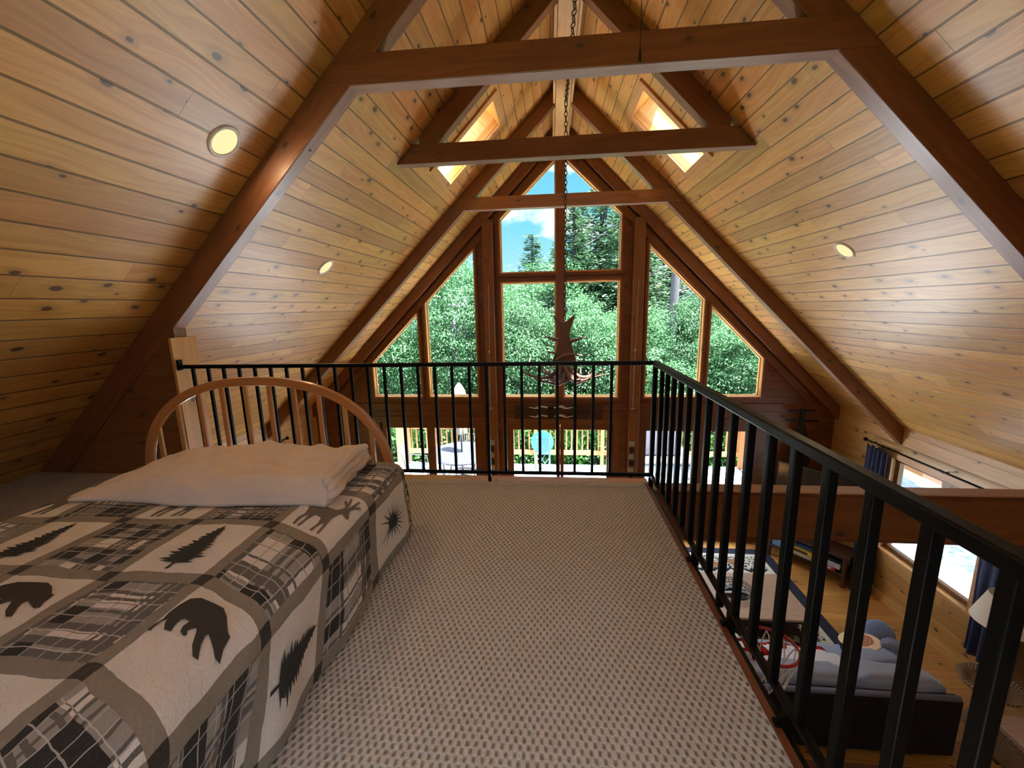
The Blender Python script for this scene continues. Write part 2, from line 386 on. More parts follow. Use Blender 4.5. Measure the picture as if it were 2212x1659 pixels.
def mat_rug():
    t = NT('lodge_rug'); u, v = t.uv()   # u,v in metres from the rug's corner; 1.95 x 2.9
    eu = t.m('MINIMUM', u, t.m('SUBTRACT', 1.95, u)); ev = t.m('MINIMUM', v, t.m('SUBTRACT', 2.9, v)); e = t.m('MINIMUM', eu, ev)
    zz = t.m('ABSOLUTE', t.m('SUBTRACT', t.m('FRACT', t.m('MULTIPLY', u, 5.0)), .5)); zv = t.m('FRACT', t.m('ADD', t.m('MULTIPLY', v, 5.5), zz))
    st = t.m('GREATER_THAN', zv, .55)
    n = t.m('GREATER_THAN', t.noise(t.xyz(t.m('MULTIPLY', u, 22), t.m('MULTIPLY', v, 30)), 1, 2), .52)
    band = t.m('GREATER_THAN', t.m('FRACT', t.m('MULTIPLY', v, 1.3)), .5)
    pat = t.m('MAXIMUM', t.m('MULTIPLY', st, band), t.m('MULTIPLY', n, t.m('SUBTRACT', 1.0, band)))
    c = t.mix(pat, lin(206, 200, 182), lin(44, 46, 54)); c = t.mix(t.m('GREATER_THAN', t.noise(t.xyz(u, v), 3, 1), .62), c, lin(150, 110, 80))
    c = t.mix(t.m('LESS_THAN', e, .24), c, lin(204, 200, 188)); c = t.mix(t.m('LESS_THAN', e, .17), c, lin(48, 50, 62))
    return t.done(c, .95, t.bump(t.noise(t.xyz(u, v), 200, 1), .3, .005), spec=.1)
M['rug'] = mat_rug()

def mat_wicker():
    t = NT('woven_wicker'); u, v = t.uv(); x, y, z = t.obj()
    an = t.m('ARCTAN2', y, x)
    w = t.m('MULTIPLY', t.m('SINE', t.m('MULTIPLY', an, 46.0)), t.m('SINE', t.m('MULTIPLY', z, 260.0)))
    c = t.mix(t.ss(w, -.5, .5), lin(78, 54, 38), lin(190, 156, 118))
    return t.done(c, .6, t.bump(w, .6, .01))
M['wicker'] = mat_wicker()

def mat_plaid():
    t = NT('red_buffalo_plaid'); u, v = t.uv()
    a = t.m('GREATER_THAN', t.m('FRACT', t.m('MULTIPLY', u, 9.0)), .5); b = t.m('GREATER_THAN', t.m('FRACT', t.m('MULTIPLY', v, 9.0)), .5)
    c = t.mix(t.m('MULTIPLY', t.m('ADD', a, b), .5), lin(190, 40, 44), lin(34, 16, 20))
    return t.done(c, .95, spec=.1)
M['plaid'] = mat_plaid()

def mat_log():
    t = NT('printed_log_end'); x, y, z = t.obj()
    r = t.m('SQRT', t.m('ADD', t.m('MULTIPLY', x, x), t.m('MULTIPLY', y, y)))
    r = t.m('ADD', r, t.m('MULTIPLY', t.noise(t.xyz(x, y), 9, 2), .05))
    w = t.ss(t.m('SINE', t.m('MULTIPLY', r, 190.0)), -.5, .9)
    c = t.mix(w, lin(196, 150, 130), lin(160, 100, 84)); c = t.mix(t.ss(r, .155, .165), c, lin(236, 214, 180)); 
    return t.done(c, .9, spec=.1)
M['logend'] = mat_log()

def mat_leaf(name, c1, c2, c3, tl=.35):
    t = NT(name); g = t.n('ShaderNodeNewGeometry').outputs['Random Per Island']; oi = t.n('ShaderNodeObjectInfo').outputs['Random']
    c = t.mix(g, c1, c2); c = t.mix(t.m('MULTIPLY', t.m('GREATER_THAN', g, .90), .7), c, c3)
    hs = t.n('ShaderNodeHueSaturation'); t.put(hs.inputs['Color'], c); t.put(hs.inputs['Value'], t.m('ADD', .8, t.m('MULTIPLY', oi, .4)))
    d = t.n('ShaderNodeBsdfDiffuse'); tr = t.n('ShaderNodeBsdfTranslucent'); t.put(d.inputs[0], hs.outputs[0]); t.put(tr.inputs[0], hs.outputs[0])
    mx = t.n('ShaderNodeMixShader'); mx.inputs[0].default_value = tl; t.t.links.new(d.outputs[0], mx.inputs[1]); t.t.links.new(tr.outputs[0], mx.inputs[2])
    gl = t.n('ShaderNodeBsdfGlossy'); gl.inputs['Roughness'].default_value = .45; gl.inputs[0].default_value = (.8, .9, .85, 1)
    m2 = t.n('ShaderNodeMixShader'); m2.inputs[0].default_value = .02; t.t.links.new(mx.outputs[0], m2.inputs[1]); t.t.links.new(gl.outputs[0], m2.inputs[2])
    t.t.links.new(m2.outputs[0], t.out.inputs[0]); return t.mat
LB = .52
M['leaf'] = mat_leaf('broad_leaf_green', tuple(LB*x for x in (.055, .175, .07)), tuple(LB*x for x in (.11, .29, .11)), tuple(LB*x for x in (.23, .39, .21)), .4)
M['needle'] = mat_leaf('conifer_green', tuple(LB*x for x in (.055, .14, .07)), tuple(LB*x for x in (.12, .24, .11)), tuple(LB*x for x in (.19, .31, .14)), .25)
M['hedge'] = mat_leaf('shrub_green', tuple(LB*x for x in (.04, .15, .03)), tuple(LB*x for x in (.09, .25, .06)), tuple(LB*x for x in (.15, .30, .12)), .35)

def emis(name, c, s):
    t = NT(name); e = t.n('ShaderNodeEmission'); e.inputs[0].default_value = (*c, 1); e.inputs[1].default_value = s
    t.t.links.new(e.outputs[0], t.out.inputs[0]); return t.mat
M['lamp'] = emis('warm_lamp_glow', (1, .80, .40), .29)
M['bulb'] = emis('candle_bulb_glow', (1, .7, .36), .6)

# ------------------------------------------------------------------ camera
FPX = 895.07
def cam_axes(p, y, r):
    f = V((sin(y)*cos(p), cos(y)*cos(p), -sin(p))); r0 = f.cross(V((0, 0, 1))).normalized(); d0 = f.cross(r0)
    return r0*cos(r)+d0*sin(r), d0*cos(r)-r0*sin(r), f
cr_, cd_, cf_ = cam_axes(RAD(10.636), RAD(-5.44), RAD(1.226))
cam = bpy.data.objects.new('camera', bpy.data.cameras.new('camera')); COL.objects.link(cam); SC.camera = cam
cam.data.sensor_width = 36; cam.data.lens = 36*FPX/2212; cam.data.clip_start = .02; cam.data.clip_end = 300
cam.matrix_world = Matrix(((cr_.x, -cd_.x, -cf_.x, 0), (cr_.y, -cd_.y, -cf_.y, 0), (cr_.z, -cd_.z, -cf_.z, 1.2), (0, 0, 0, 1)))

# ------------------------------------------------------------------ the shell
X0, ZC, ZU = .18, 4.18, 3.935        # ridge line, ceiling (z = ZC - |x-X0|), rafter undersides
XR, XL, YG, YB, ZF = 4.98, -4.62, 7.55, -2.4, -3.3
S2 = 2**.5
SKY0, SKY1, SKD0, SKD1 = 4.88, 5.50, .80, 1.44     # skylight opening: y range, |x-X0| range
T1, T2, T3, TW = 2.72, 4.14, 6.12, .112

def slope(side):   # origin on the ridge, axis down the slope (metres of slope), outward normal
    return V((X0, 0, ZC)), V((side/S2, 0, -1/S2)), V((side/S2, 0, 1/S2))
for side, nm in ((-1, 'ceiling_left'), (1, 'ceiling_right')):
    O, dn, nr = slope(side)
    end = (XR-X0)*S2
    mb = MB()
    hole = [(SKY0, SKD0*S2), (SKY1, SKD0*S2), (SKY1, SKD1*S2), (SKY0, SKD1*S2)]
    vo = .070 if side < 0 else .067
    mb.prism([(YB-.2, 0), (YG+.5, 0), (YG+.5, end+.95), (YB-.2, end+.95)], O, (0, 1, 0), dn, nr*.09, 0, lambda x, y, vo=vo: (x, y+vo), [hole, [(-.85, SKD0*S2), (-.2, SKD0*S2), (-.2, SKD1*S2), (-.85, SKD1*S2)]])
    mk(nm, mb, M['ceil'], kind='structure')

def skylight(side, nm, SKY0=SKY0, SKY1=SKY1):
    O, dn, nr = slope(side)
    P = lambda y, d, h: O+V((0, y, 0))+dn*(d*S2)+nr*h
    w = thing(nm, None, None, P((SKY0+SKY1)/2, (SKD0+SKD1)/2, .1), kind='structure')
    H = .40
    mb = MB()
    for (y0, d0, y1, d1) in ((SKY0, SKD0, SKY1, SKD0), (SKY1, SKD0, SKY1, SKD1), (SKY1, SKD1, SKY0, SKD1), (SKY0, SKD1, SKY0, SKD0)):
        L = hypot(y1-y0, (d1-d0)*S2)
        o = random.random()*5
        mb.face([P(y0, d0, .0905), P(y1, d1, .0905), P(y1, d1, H), P(y0, d0, H)], 0, [(0+o, 0), (0+o, L), (H+o, L), (H+o, 0)])
    mk('shaft', mb, M['well'], w, fixn=False)
    mb = MB(); t = .085; e = t/S2
    A = [(SKY0-t, SKD0-e), (SKY1+t, SKD0-e), (SKY1+t, SKD1+e), (SKY0-t, SKD1+e)]
    Bq = [(SKY0, SKD0), (SKY1, SKD0), (SKY1, SKD1), (SKY0, SKD1)]
    for k in range(4):
        n = (k+1) % 4
        q = [A[k], A[n], Bq[n], Bq[k]]
        L = hypot(A[n][0]-A[k][0], (A[n][1]-A[k][1])*S2)
        lo = [P(*p, -.022) for p in q]; hi = [P(*p, 0.001) for p in q]; o = random.random()*4
        mb.face(lo, 0, [(o, 0), (o+L, 0), (o+L, t), (o, t)])
        mb.face([lo[0], lo[1], hi[1], hi[0]], 0, [(o, 0), (o+L, 0), (o+L, .02), (o, .02)]); mb.face([lo[3], lo[2], hi[2], hi[3]], 0, [(o, 0), (o+L, 0), (o+L, .02), (o, .02)])
    mk('trim', mb, M['paletrim'], w)
    mb = MB(); f = .03
    mb.prism([(SKY0-.02, (SKD0)*S2-.02), (SKY1+.02, SKD0*S2-.02), (SKY1+.02, SKD1*S2+.02), (SKY0-.02, SKD1*S2+.02)], O+nr*H, (0, 1, 0), dn, nr*.05, 0, None, [[(SKY0+f, SKD0*S2+f), (SKY1-f, SKD0*S2+f), (SKY1-f, SKD1*S2-f), (SKY0+f, SKD1*S2-f)]])
    mk('frame', mb, M['paletrim'], w)
    mb = MB(); mb.face([P(SKY0, SKD0, H+.02), P(SKY1, SKD0, H+.02), P(SKY1, SKD1, H+.02), P(SKY0, SKD1, H+.02)])
    mk('glass_pane', mb, M['glass'], w, fixn=False)
skylight(-1, 'window_1'); skylight(1, 'window_2')
skylight(-1, 'added_skylight_left', -.85, -.2); skylight(1, 'added_skylight_right', -.85, -.2)  # unseen pair behind the camera, added to bring daylight onto bed and carpet

# rafters, collar beams and the ridge beam
def rafter(side, y0, d0, d1, label, flat=True):
    mb = MB()
    if flat is True: poly = [(d0, ZU-d0), (d0, ZC-d0), (d1, ZC-d1), (d1, ZU-d1)]
    else: poly = [(d0, ZU-d0), (d0, ZC-d0), (ZC-flat, flat), (ZU-flat, flat)]
    c45 = .70711; o = random.random()*9
    mb.prism(poly, (X0, y0, 0), (side, 0, 0), (0, 0, 1), (0, TW, 0), 0, lambda x, z: ((x-z)*c45+o, (x+z)*c45+o))
    o_ = mk('rafter_beam', mb, M['beam'], bevel=.006, kind='structure', label=label, cat='beam')
    return o_
rafter(-1, T1, .09, 0, 'dark rafter of the nearest truss running down to the bed loft floor', 0.0)
rafter(1, T1, .09, 4.80, 'dark rafter of the nearest truss on the open stair side')
rafter(-1, T2, .09, 1.40, 'short rafter of the middle truss beside the left skylight')
rafter(1, T2, .09, 1.40, 'short rafter of the middle truss beside the right skylight')
rafter(-1, T3, .09, 4.80, 'rafter of the truss before the window wall, left slope')
rafter(1, T3, .09, 4.80, 'rafter of the truss before the window wall, right slope')
rafter(-1, YG-TW-.002, .09, 4.80, 'rafter against the window wall, left slope')
rafter(1, YG-TW-.002, .09, 4.80, 'rafter against the window wall, right slope')
def collar(y0, a, b, z0, z1, ea, label, inset=0):
    mb = MB(); o = random.random()*9
    mb.prism([(a, z0), (b, z0), (b-ea, z1), (a+ea, z1)], (0, y0+inset, 0), (1, 0, 0), (0, 0, 1), (0, TW-2*inset, 0), 0, lambda x, z: (x+o, z+o))
    return mk('collar_beam', mb, M['beam'], bevel=.006, kind='structure', label=label, cat='beam')
ZT0, ZT1 = 2.54, 2.71
collar(T1-.006, X0-(ZC-ZT0)+.02, X0+(ZC-ZT0)-.02, ZT0, ZT1, ZT1-ZT0, 'nearest and largest collar beam crossing overhead')
collar(T2-.006, X0-1.625, X0+1.625, ZT0, ZT1, ZT1-ZT0, 'middle collar beam with both ends cut to the slope')
collar(T3-.006, X0-(ZC-ZT0)+.02, X0+(ZC-ZT0)-.02, ZT0, ZT1, ZT1-ZT0, 'farthest collar beam in front of the peak window')
mb = MB(); mb.box((.077, YB, 3.77), (.262, YG-.002, 4.05)); mk('ridge_beam', mb, M['paletrim'], bevel=.006, kind='structure', label='pale ridge beam along the roof peak', cat='beam')
for xx, nm in ((.045, 'trim_1'), (.272, 'trim_2')):
    mb = MB(); mb.box((xx, YB, 3.83), (xx+.028, YG-.15, 4.02)); mk(nm, mb, M['paletrim'], kind='structure')

# gable wall with its windows and doors
WIN = {  # pane outlines in x, z
 'window_3': ([(-.858, 1.80), (.074, 1.80), (.074, 3.575), (-.858, 2.68)],), 'window_4': ([(.26, 1.80), (1.19, 1.80), (1.19, 2.70), (.26, 3.585)],),
 'window_5': ([(-.855, -.45), (.072, -.45), (.072, 1.59), (-.855, 1.59)],), 'window_6': ([(.263, -.455), (1.19, -.455), (1.19, 1.59), (.263, 1.59)],),
 'window_7': ([(-2.272, -.447), (-1.38, -.447), (-1.38, 2.184), (-2.272, 1.292)],), 'window_8': ([(-3.355, -.447), (-2.466, -.447), (-2.466, 1.085), (-3.355, .203)],),
 'window_9': ([(1.71, -.453), (2.63, -.453), (2.63, 1.24), (1.71, 2.14)],), 'window_10': ([(2.785, -.453), (3.68, -.453), (3.68, .205), (2.785, 1.10)],)}
DOORS = {'door_1': (-3.21, -2.405, -1.09), 'door_2': (-2.25, -1.46, -1.09), 'door_3': (-.715, .103, -1.112), 'door_4': (.242, 1.046, -1.108), 'door_5': (1.76, 2.602, -1.12), 'door_6': (2.789, 3.54, -1.122)}
def grow(poly, d):   # offset a convex counter-clockwise outline outwards
    n = len(poly); out = []
    for i in range(n):
        p0, p1, p2 = V((*poly[i-1], 0)), V((*poly[i], 0)), V((*poly[(i+1) % n], 0))
        e1 = (p1-p0).normalized(); e2 = (p2-p1).normalized(); n1 = V((e1.y, -e1.x, 0)); n2 = V((e2.y, -e2.x, 0))
        b = (n1+n2); q = p1+b*(d/(1+n1.dot(n2))); out.append((q.x, q.y))
    return out
holes = [grow(w[0], .045) for w in WIN.values()]
dh = {}
for k, (a, b, zt) in DOORS.items(): dh[k] = [(a-.12, ZF+.02), (b+.12, ZF+.02), (b+.12, zt+.13), (a-.12, zt+.13)]
# paired doors share one opening
pairs = [('door_1', 'door_2'), ('door_3', 'door_4'), ('door_5', 'door_6')]
for p, q in pairs: holes.append([dh[p][0], dh[q][1], dh[q][2], (dh[p][3][0], dh[q][2][1])])
mb = MB()
mb.prism([(XL, ZF), (XR, ZF), (XR, ZC-(XR-X0)), (X0, ZC), (XL, ZC-(X0-XL))], (0, YG, 0), (1, 0, 0), (0, 0, 1), (0, .16, 0), 0, lambda x, z: (x, z+.03), holes)
mk('wall_front', mb, M['wallb'], kind='structure')
for nm, (poly,) in WIN.items():
    c = V((sum(p[0] for p in poly)/len(poly), YG+.05, sum(p[1] for p in poly)/len(poly)))
    w = thing(nm, None, None, c, kind='structure')
    mb = MB(); mb.prism(grow(poly, .045), (0, YG-.012, 0), (1, 0, 0), (0, 0, 1), (0, .13, 0), 0, None, [grow(poly, .012)]); mk('jamb', mb, M['paletrim'], w)
    mb = MB(); mb.prism(grow(poly, .03), (0, YG+.085, 0), (1, 0, 0), (0, 0, 1), (0, .05, 0), 0, None, [poly]); mk('sash', mb, M['greyp'] if False else M['paletrim'], w)
    cw = .074 if int(nm.split('_')[1]) > 6 else .088
    mb = MB(); mb.prism(grow(poly, cw), (0, YG-.03, 0), (1, 0, 0), (0, 0, 1), (0, .029, 0), 0, None, [grow(poly, .036)]); mk('casing', mb, M['trim'], w)
    mb = MB(); mb.face([(p[0], YG+.11, p[1]) for p in grow(poly, .01)]); mk('glass_pane', mb, M['glass'], w, fixn=False)
for k, (a, b, zt) in DOORS.items():
    w = thing(k, None, None, ((a+b)/2, YG+.08, ZF), kind='structure')
    fr = [(a-.118, ZF+.021), (b+.118, ZF+.021), (b+.118, zt+.128), (a-.118, zt+.128)]
    if k in ('door_1', 'door_3', 'door_5'): nx = {'door_1': 'door_2', 'door_3': 'door_4', 'door_5': 'door_6'}[k]; mid = (b+DOORS[nx][0])/2-.002; fr[1] = (mid, fr[1][1]); fr[2] = (mid, fr[2][1])
    else: pv = {'door_2': 'door_1', 'door_4': 'door_3', 'door_6': 'door_5'}[k]; mid = (a+DOORS[pv][1])/2+.002; fr[0] = (mid, fr[0][1]); fr[3] = (mid, fr[3][1])
    pane = [(a, ZF+.22), (b, ZF+.22), (b, zt), (a, zt)]
    mb = MB(); mb.prism(fr, (0, YG+.02, 0), (1, 0, 0), (0, 0, 1), (0, .055, 0), 0, None, [pane]); mk('door_frame', mb, M['trim'], w)
    mb = MB(); mb.face([(p[0], YG+.05, p[1]) for p in grow(pane, .01)]); mk('glass_pane', mb, M['glass'], w, fixn=False)
for i, (p, q) in enumerate(pairs):
    a, b = dh[p][0][0], dh[q][1][0]; zt = dh[q][2][1]
    mb = MB(); mb.box((a-.10, YG-.03, ZF), (a+.01, YG-.001, zt-.01)); mb.box((b-.01, YG-.03, ZF), (b+.10, YG-.001, zt-.01)); mb.box((a-.12, YG-.034, zt-.01), (b+.12, YG-.001, zt+.11))
    mk('trim_%d' % (3+i), mb, M['trim'], kind='structure')
# rails, bands and posts on the wall
for i, (a, b, z0, z1, d) in enumerate(((-3.75, 4.1, -.735, -.60, .028), (-3.75, 4.1, -.895, -.745, .016))):
    mb = MB(); mb.box((a, YG-d, z0), (b, YG-.001, z1)); mk('trim_%d' % (6+i), mb, M['trim'], kind='structure')
for x, zt, nm in ((-1.085, 2.62, 'left'), (1.50, 2.55, 'right')):
    mb = MB(); mb.box((x-.09, YG-.14, ZF), (x+.09, YG-.031, ZU-abs(x-X0)-.005)); mk('wall_post_beam', mb, M['beam'], bevel=.006, kind='structure', label='tall square timber post on the window wall, %s of the centre windows' % nm, cat='post')
mb = MB(); mb.box((.095, YG-.10, -.45), (.24, YG-.036, 3.6)); mb.box((.145, YG-.112, -.45), (.19, YG-.1, 3.6)); mk('wall_mullion_beam', mb, M['beam'], bevel=.004, kind='structure', label='slim centre post between the two columns of middle windows', cat='post')
for side in (-1, 1):
    mb = MB(); o = random.random()
    mb.prism([(.3, 3.74-.3), (.3, 3.90-.3), (4.3, 3.90-4.3), (4.3, 3.74-4.3)], (X0, YG-.045, 0), (side, 0, 0), (0, 0, 1), (0, .012, 0), 0, lambda x, z: ((x-z)*.707, (x+z)*.707))
    mk('trim_%d' % (9+side), mb, M['trim'], kind='structure')

# side walls, back wall, floors
RW = (4.86, 6.22, -2.50, -1.09)     # right wall window y0 y1 z0 z1
def sidewall(nm, x, dx, win):
    mb = MB(); zt = ZC-abs(x-X0)
    h = [[(win[0], win[2]), (win[1], win[2]), (win[1], win[3]), (win[0], win[3])]] if win else []
    mb.prism([(YB, ZF), (YG+.16, ZF), (YG+.16, zt), (YB, zt)], (x, 0, 0), (0, 1, 0), (0, 0, 1), (dx, 0, 0), 0, lambda a, b: (a, b+.02), h)
    mk(nm, mb, M['pinewall'], kind='structure')
sidewall('wall_right', XR, .16, RW); sidewall('wall_left', XL, -.16, (4.5, 6.1, -2.5, -1.09))
def side_window(nm, x, s, win):
    y0, y1, z0, z1 = win
    w = thing(nm, None, None, (x, (y0+y1)/2, (z0+z1)/2), kind='structure')
    ym = (y0+y1)/2-.09
    mb = MB(); mb.prism([(y0-.09, z0-.07), (y1+.09, z0-.07), (y1+.09, z1+.09), (y0-.09, z1+.09)], (x-s*.025, 0, 0), (0, 1, 0), (0, 0, 1), (s*.024, 0, 0), 0, None, [[(y0, z0), (y1, z0), (y1, z1), (y0, z1)]]); mk('casing', mb, M['paletrim'], w)
    mb = MB(); mb.box((x-s*.045, y0-.12, z0-.03), (x+s*.02, y1+.12, z0-.001)); mk('sill', mb, M['paletrim'], w)
    f = .055
    mb = MB(); mb.prism([(y0, z0), (y1, z0), (y1, z1), (y0, z1)], (x+s*.05, 0, 0), (0, 1, 0), (0, 0, 1), (s*.06, 0, 0), 0, None, [[(y0+f, z0+f), (ym-f, z0+f), (ym-f, z1-f), (y0+f, z1-f)], [(ym+f, z0+f), (y1-f, z0+f), (y1-f, z1-f), (ym+f, z1-f)]]); mk('sash', mb, M['trim'], w)
    mb = MB(); mb.face([(x+s*.08, y0+.02, z0+.02), (x+s*.08, y1-.02, z0+.02), (x+s*.08, y1-.02, z1-.02), (x+s*.08, y0+.02, z1-.02)]); mk('glass_pane', mb, M['glass'], w, fixn=False)
side_window('window_11', XR, 1, RW); side_window('window_12', XL, -1, (4.5, 6.1, -2.5, -1.09))
BW = [(-1.6, .35), (1.0, .35), (1.0, 1.6), (-1.6, 1.6)]
mb = MB(); mb.prism([(XL, ZF), (XR, ZF), (XR, ZC-(XR-X0)), (X0, ZC), (XL, ZC-(X0-XL))], (0, YB, 0), (1, 0, 0), (0, 0, 1), (0, -.15, 0), 0, lambda x, z: (x, z), [BW]); mk('wall_back', mb, M['pinewall'], kind='structure')
w = thing('window_13', None, None, (-.3, YB-.06, 1.0), kind='structure')
mb = MB(); mb.prism(grow(BW, .09), (0, YB+.001, 0), (1, 0, 0), (0, 0, 1), (0, .02, 0), 0, None, [BW]); mk('casing', mb, M['paletrim'], w)
mb = MB(); mb.face([(p[0], YB-.08, p[1]) for p in BW]); mk('glass_pane', mb, M['glass'], w, fixn=False)
mb = MB(); mb.box((XL-.16, YB-.15, ZF-.2), (XR+.16, YG+.16, ZF)); 
for i, uv in enumerate(mb.uv):
    mb.uv[i] = [(mb.v[j].x, mb.v[j].y) for j in mb.f[i]]
mk('floor', mb, M['floorw'], kind='structure')
mb = MB(); mb.box((XR-.02, 2.9, ZF+.001), (XR-.001, YG, ZF+.13)); mk('baseboard_right', mb, M['paletrim'], kind='structure')
mb = MB(); mb.box((XL+.001, 2.9, ZF+.001), (XL+.02, YG, ZF+.13)); mk('baseboard_left', mb, M['paletrim'], kind='structure')

# the loft: carpet, joists underneath, front beam, nosing
mb = MB(); mb.box((-4.05, YB, -.012), (.628, 2.708, .0)); mk('floor_loft', mb, M['carpet'], kind='structure')
mb = MB(); mb.box((-4.3, YB, -.26), (.628, 2.708, -.013)); mk('slab_loft', mb, M['beam'], kind='structure')
mb = MB(); mb.box((XL+.001, T1, -.385), (XR-.001, T1+.125, -.052)); mk('floor_beam', mb, M['beam'], bevel=.008, kind='structure', label='long timber beam crossing at loft floor level', cat='beam')
mb = MB(); mb.box((XL+.3, T1+.005, -.40), (XR-.001, T1+.02, -.385)); mb.box((.70, T1-.012, -.075), (XR-.001, T1-.001, -.052)); mk('trim_11', mb, M['trim'], kind='structure')
mb = MB(); mb.box((-4.0, 2.709, -.05), (.66, 2.80, -.004)); mk('trim_12', mb, M['paletrim'], kind='structure')
mb = MB(); mb.box((.629, YB, -.26), (.652, 2.708, .006)); mk('trim_13', mb, M['trim'], kind='structure', bevel=.003)
mb = MB(); mb.prism([(-2.66, 0), (-2.66, ZU-(2.66+X0)-.002), (-(ZU-X0)+.01, 0)], (0, T1+.004, 0), (1, 0, 0), (0, 0, 1), (0, TW-.01, 0)); mk('wall_knee', mb, M['beam'], kind='structure')
mb = MB(); mb.box((-2.66, T1-.05, 0.001), (-2.64, T1+TW+.05, 1.03)); mk('trim_14', mb, M['paletrim'], kind='structure')

# ------------------------------------------------------------------ loft furniture
# iron railing
ry, rx = 2.70, .668
rail = thing('iron_railing', 'black iron baluster railing around the edge of the carpeted loft', 'railing', (rx, ry, 0))
mb = MB(); mb.box((-2.64, ry-.016, .812), (rx+.016, ry+.016, .838)); mb.box((-2.64, ry-.02, .80), (-2.625, ry+.02, .875)); mk('top_rail', mb, M['iron'], rail, bevel=.004)
mb = MB(); mb.box((rx-.018, -1.6, .806), (rx+.018, ry-.0161, .838)); mk('top_rail', mb, M['iron'], rail, bevel=.005)
mb = MB(); mb.box((-2.64, ry-.011, .055), (rx, ry+.011, .077)); mk('bottom_rail', mb, M['iron'], rail, bevel=.003)
mb = MB(); mb.box((rx-.011, -1.6, .055), (rx+.011, ry-.0111, .077)); mk('bottom_rail', mb, M['iron'], rail, bevel=.003)
mb = MB(); mb.box((.654, -1.6, -.06), (.674, ry-.03, -.006)); mk('edge_bar', mb, M['iron'], rail, bevel=.003)
for k in range(26):
    x = -2.536+.1172*k
    if x > .62: break
    mb = MB(); post = abs(x+.421) < .03
    h = .011 if post else .0095
    mb.box((x-h, ry-h, 0 if post else .070), (x+h, ry+h, .815)); mk('post' if post else 'baluster', mb, M['iron'], rail, bevel=.002)
mb = MB(); mb.box((rx-.014, ry-.014, -.05), (rx+.014, ry+.014, .811)); mk('post', mb, M['iron'], rail, bevel=.003)
ysb = [.60, .732, .866, 1.003, 1.14, 1.272, 1.404, 1.534, 1.657, 1.779, 1.905, 2.03, 2.16, 2.285, 2.41, 2.53]+[.468-.132*i for i in range(15)]
for y in ysb:
    post = abs(y-1.534) < .01 or abs(y-.6) < .01
    mb = MB(); h = .0125
    mb.box((rx-h, y-h, .004 if post else .070), (rx+h, y+h, .812)); mk('post' if post else 'baluster', mb, M['iron'], rail, bevel=.003)
for y in (1.83, 1.43, 1.05):
    mb = MB(); mb.box((.655, y-.012, -.075), (.684, y+.012, .056)); mb.box((.632, y-.012, .007), (.656, y+.012, .02)); mk('foot_clip', mb, M['iron'], rail, bevel=.003)

# bed
BXL, BXR, BY1, BZ = -2.22, -.775, 2.00, .41
bed = thing('bed', 'low wooden bed with an arched spindle headboard in the loft', 'bed', (-1.5, 2.12, 0))
hx0, hx1, hy, hz = -2.36, -.885, 2.115, .822
arch = []
hc = (hx0+hx1)/2; hw = (hx1-hx0)/2
for k in range(41):
    a = pi*k/40; e = .62
    arch.append((hc-hw*(abs(cos(a))**.86)*(1 if cos(a) > 0 else -1), hy, .20+(hz-.20)*sin(a)**.80))
mb = MB(); mb.v = []
# rectangular section bow
pts = [V(p) for p in [(hx0, hy, .02)]+arch+[(hx1, hy, .02)]]
for i, p in enumerate(pts):
    t = (pts[min(i+1, len(pts)-1)]-pts[max(i-1, 0)]).normalized(); nrm = V((-t.z, 0, t.x))
    mb.v += [p+nrm*.024+V((0, s*.016, 0)) for s in (-1, 1)]+[p-nrm*.024+V((0, s*.014, 0)) for s in (1, -1)]
for i in range(len(pts)-1):
    for k in range(4):
        n = (k+1) % 4; mb.f.append([i*4+k, i*4+n, i*4+4+n, i*4+4+k]); mb.m.append(0); mb.uv.append([(i*.05, k*.03), (i*.05, k*.03+.03), (i*.05+.05, k*.03+.03), (i*.05+.05, k*.03)])
hb = mk('headboard', mb, M['headw'], bed, bevel=.006)
for k in range(10):
    x = hx0+.10+k*(hx1-hx0-.2)/9
    c = max(-1, min(1, (hc-x)/hw)); a = math.acos(min(1, abs(c)**(1/.86))*(1 if c > 0 else -1)); zt = .20+(hz-.20)*sin(a)**.80-.018
    mb = MB(); mb.box((x-.012, hy-.009, .2), (x+.012, hy+.009, zt)); mk('spindle', mb, M['headw'], hb, bevel=.004)
mb = MB(); mb.box((hx0+.02, hy-.012, .12), (hx1-.02, hy+.012, .20)); mk('headboard_rail', mb, M['headw'], bed, bevel=.004)
mb = MB(); mb.box((BXL+.05, -.02, .10), (BXR-.05, BY1+.02, .395)); mk('mattress', mb, M['mattress'], bed, bevel=.05)
mb = MB(); mb.box((BXL+.1, 0, .02), (BXR-.1, BY1+.05, .1)); mk('bed_frame', mb, M['benchw'], bed)

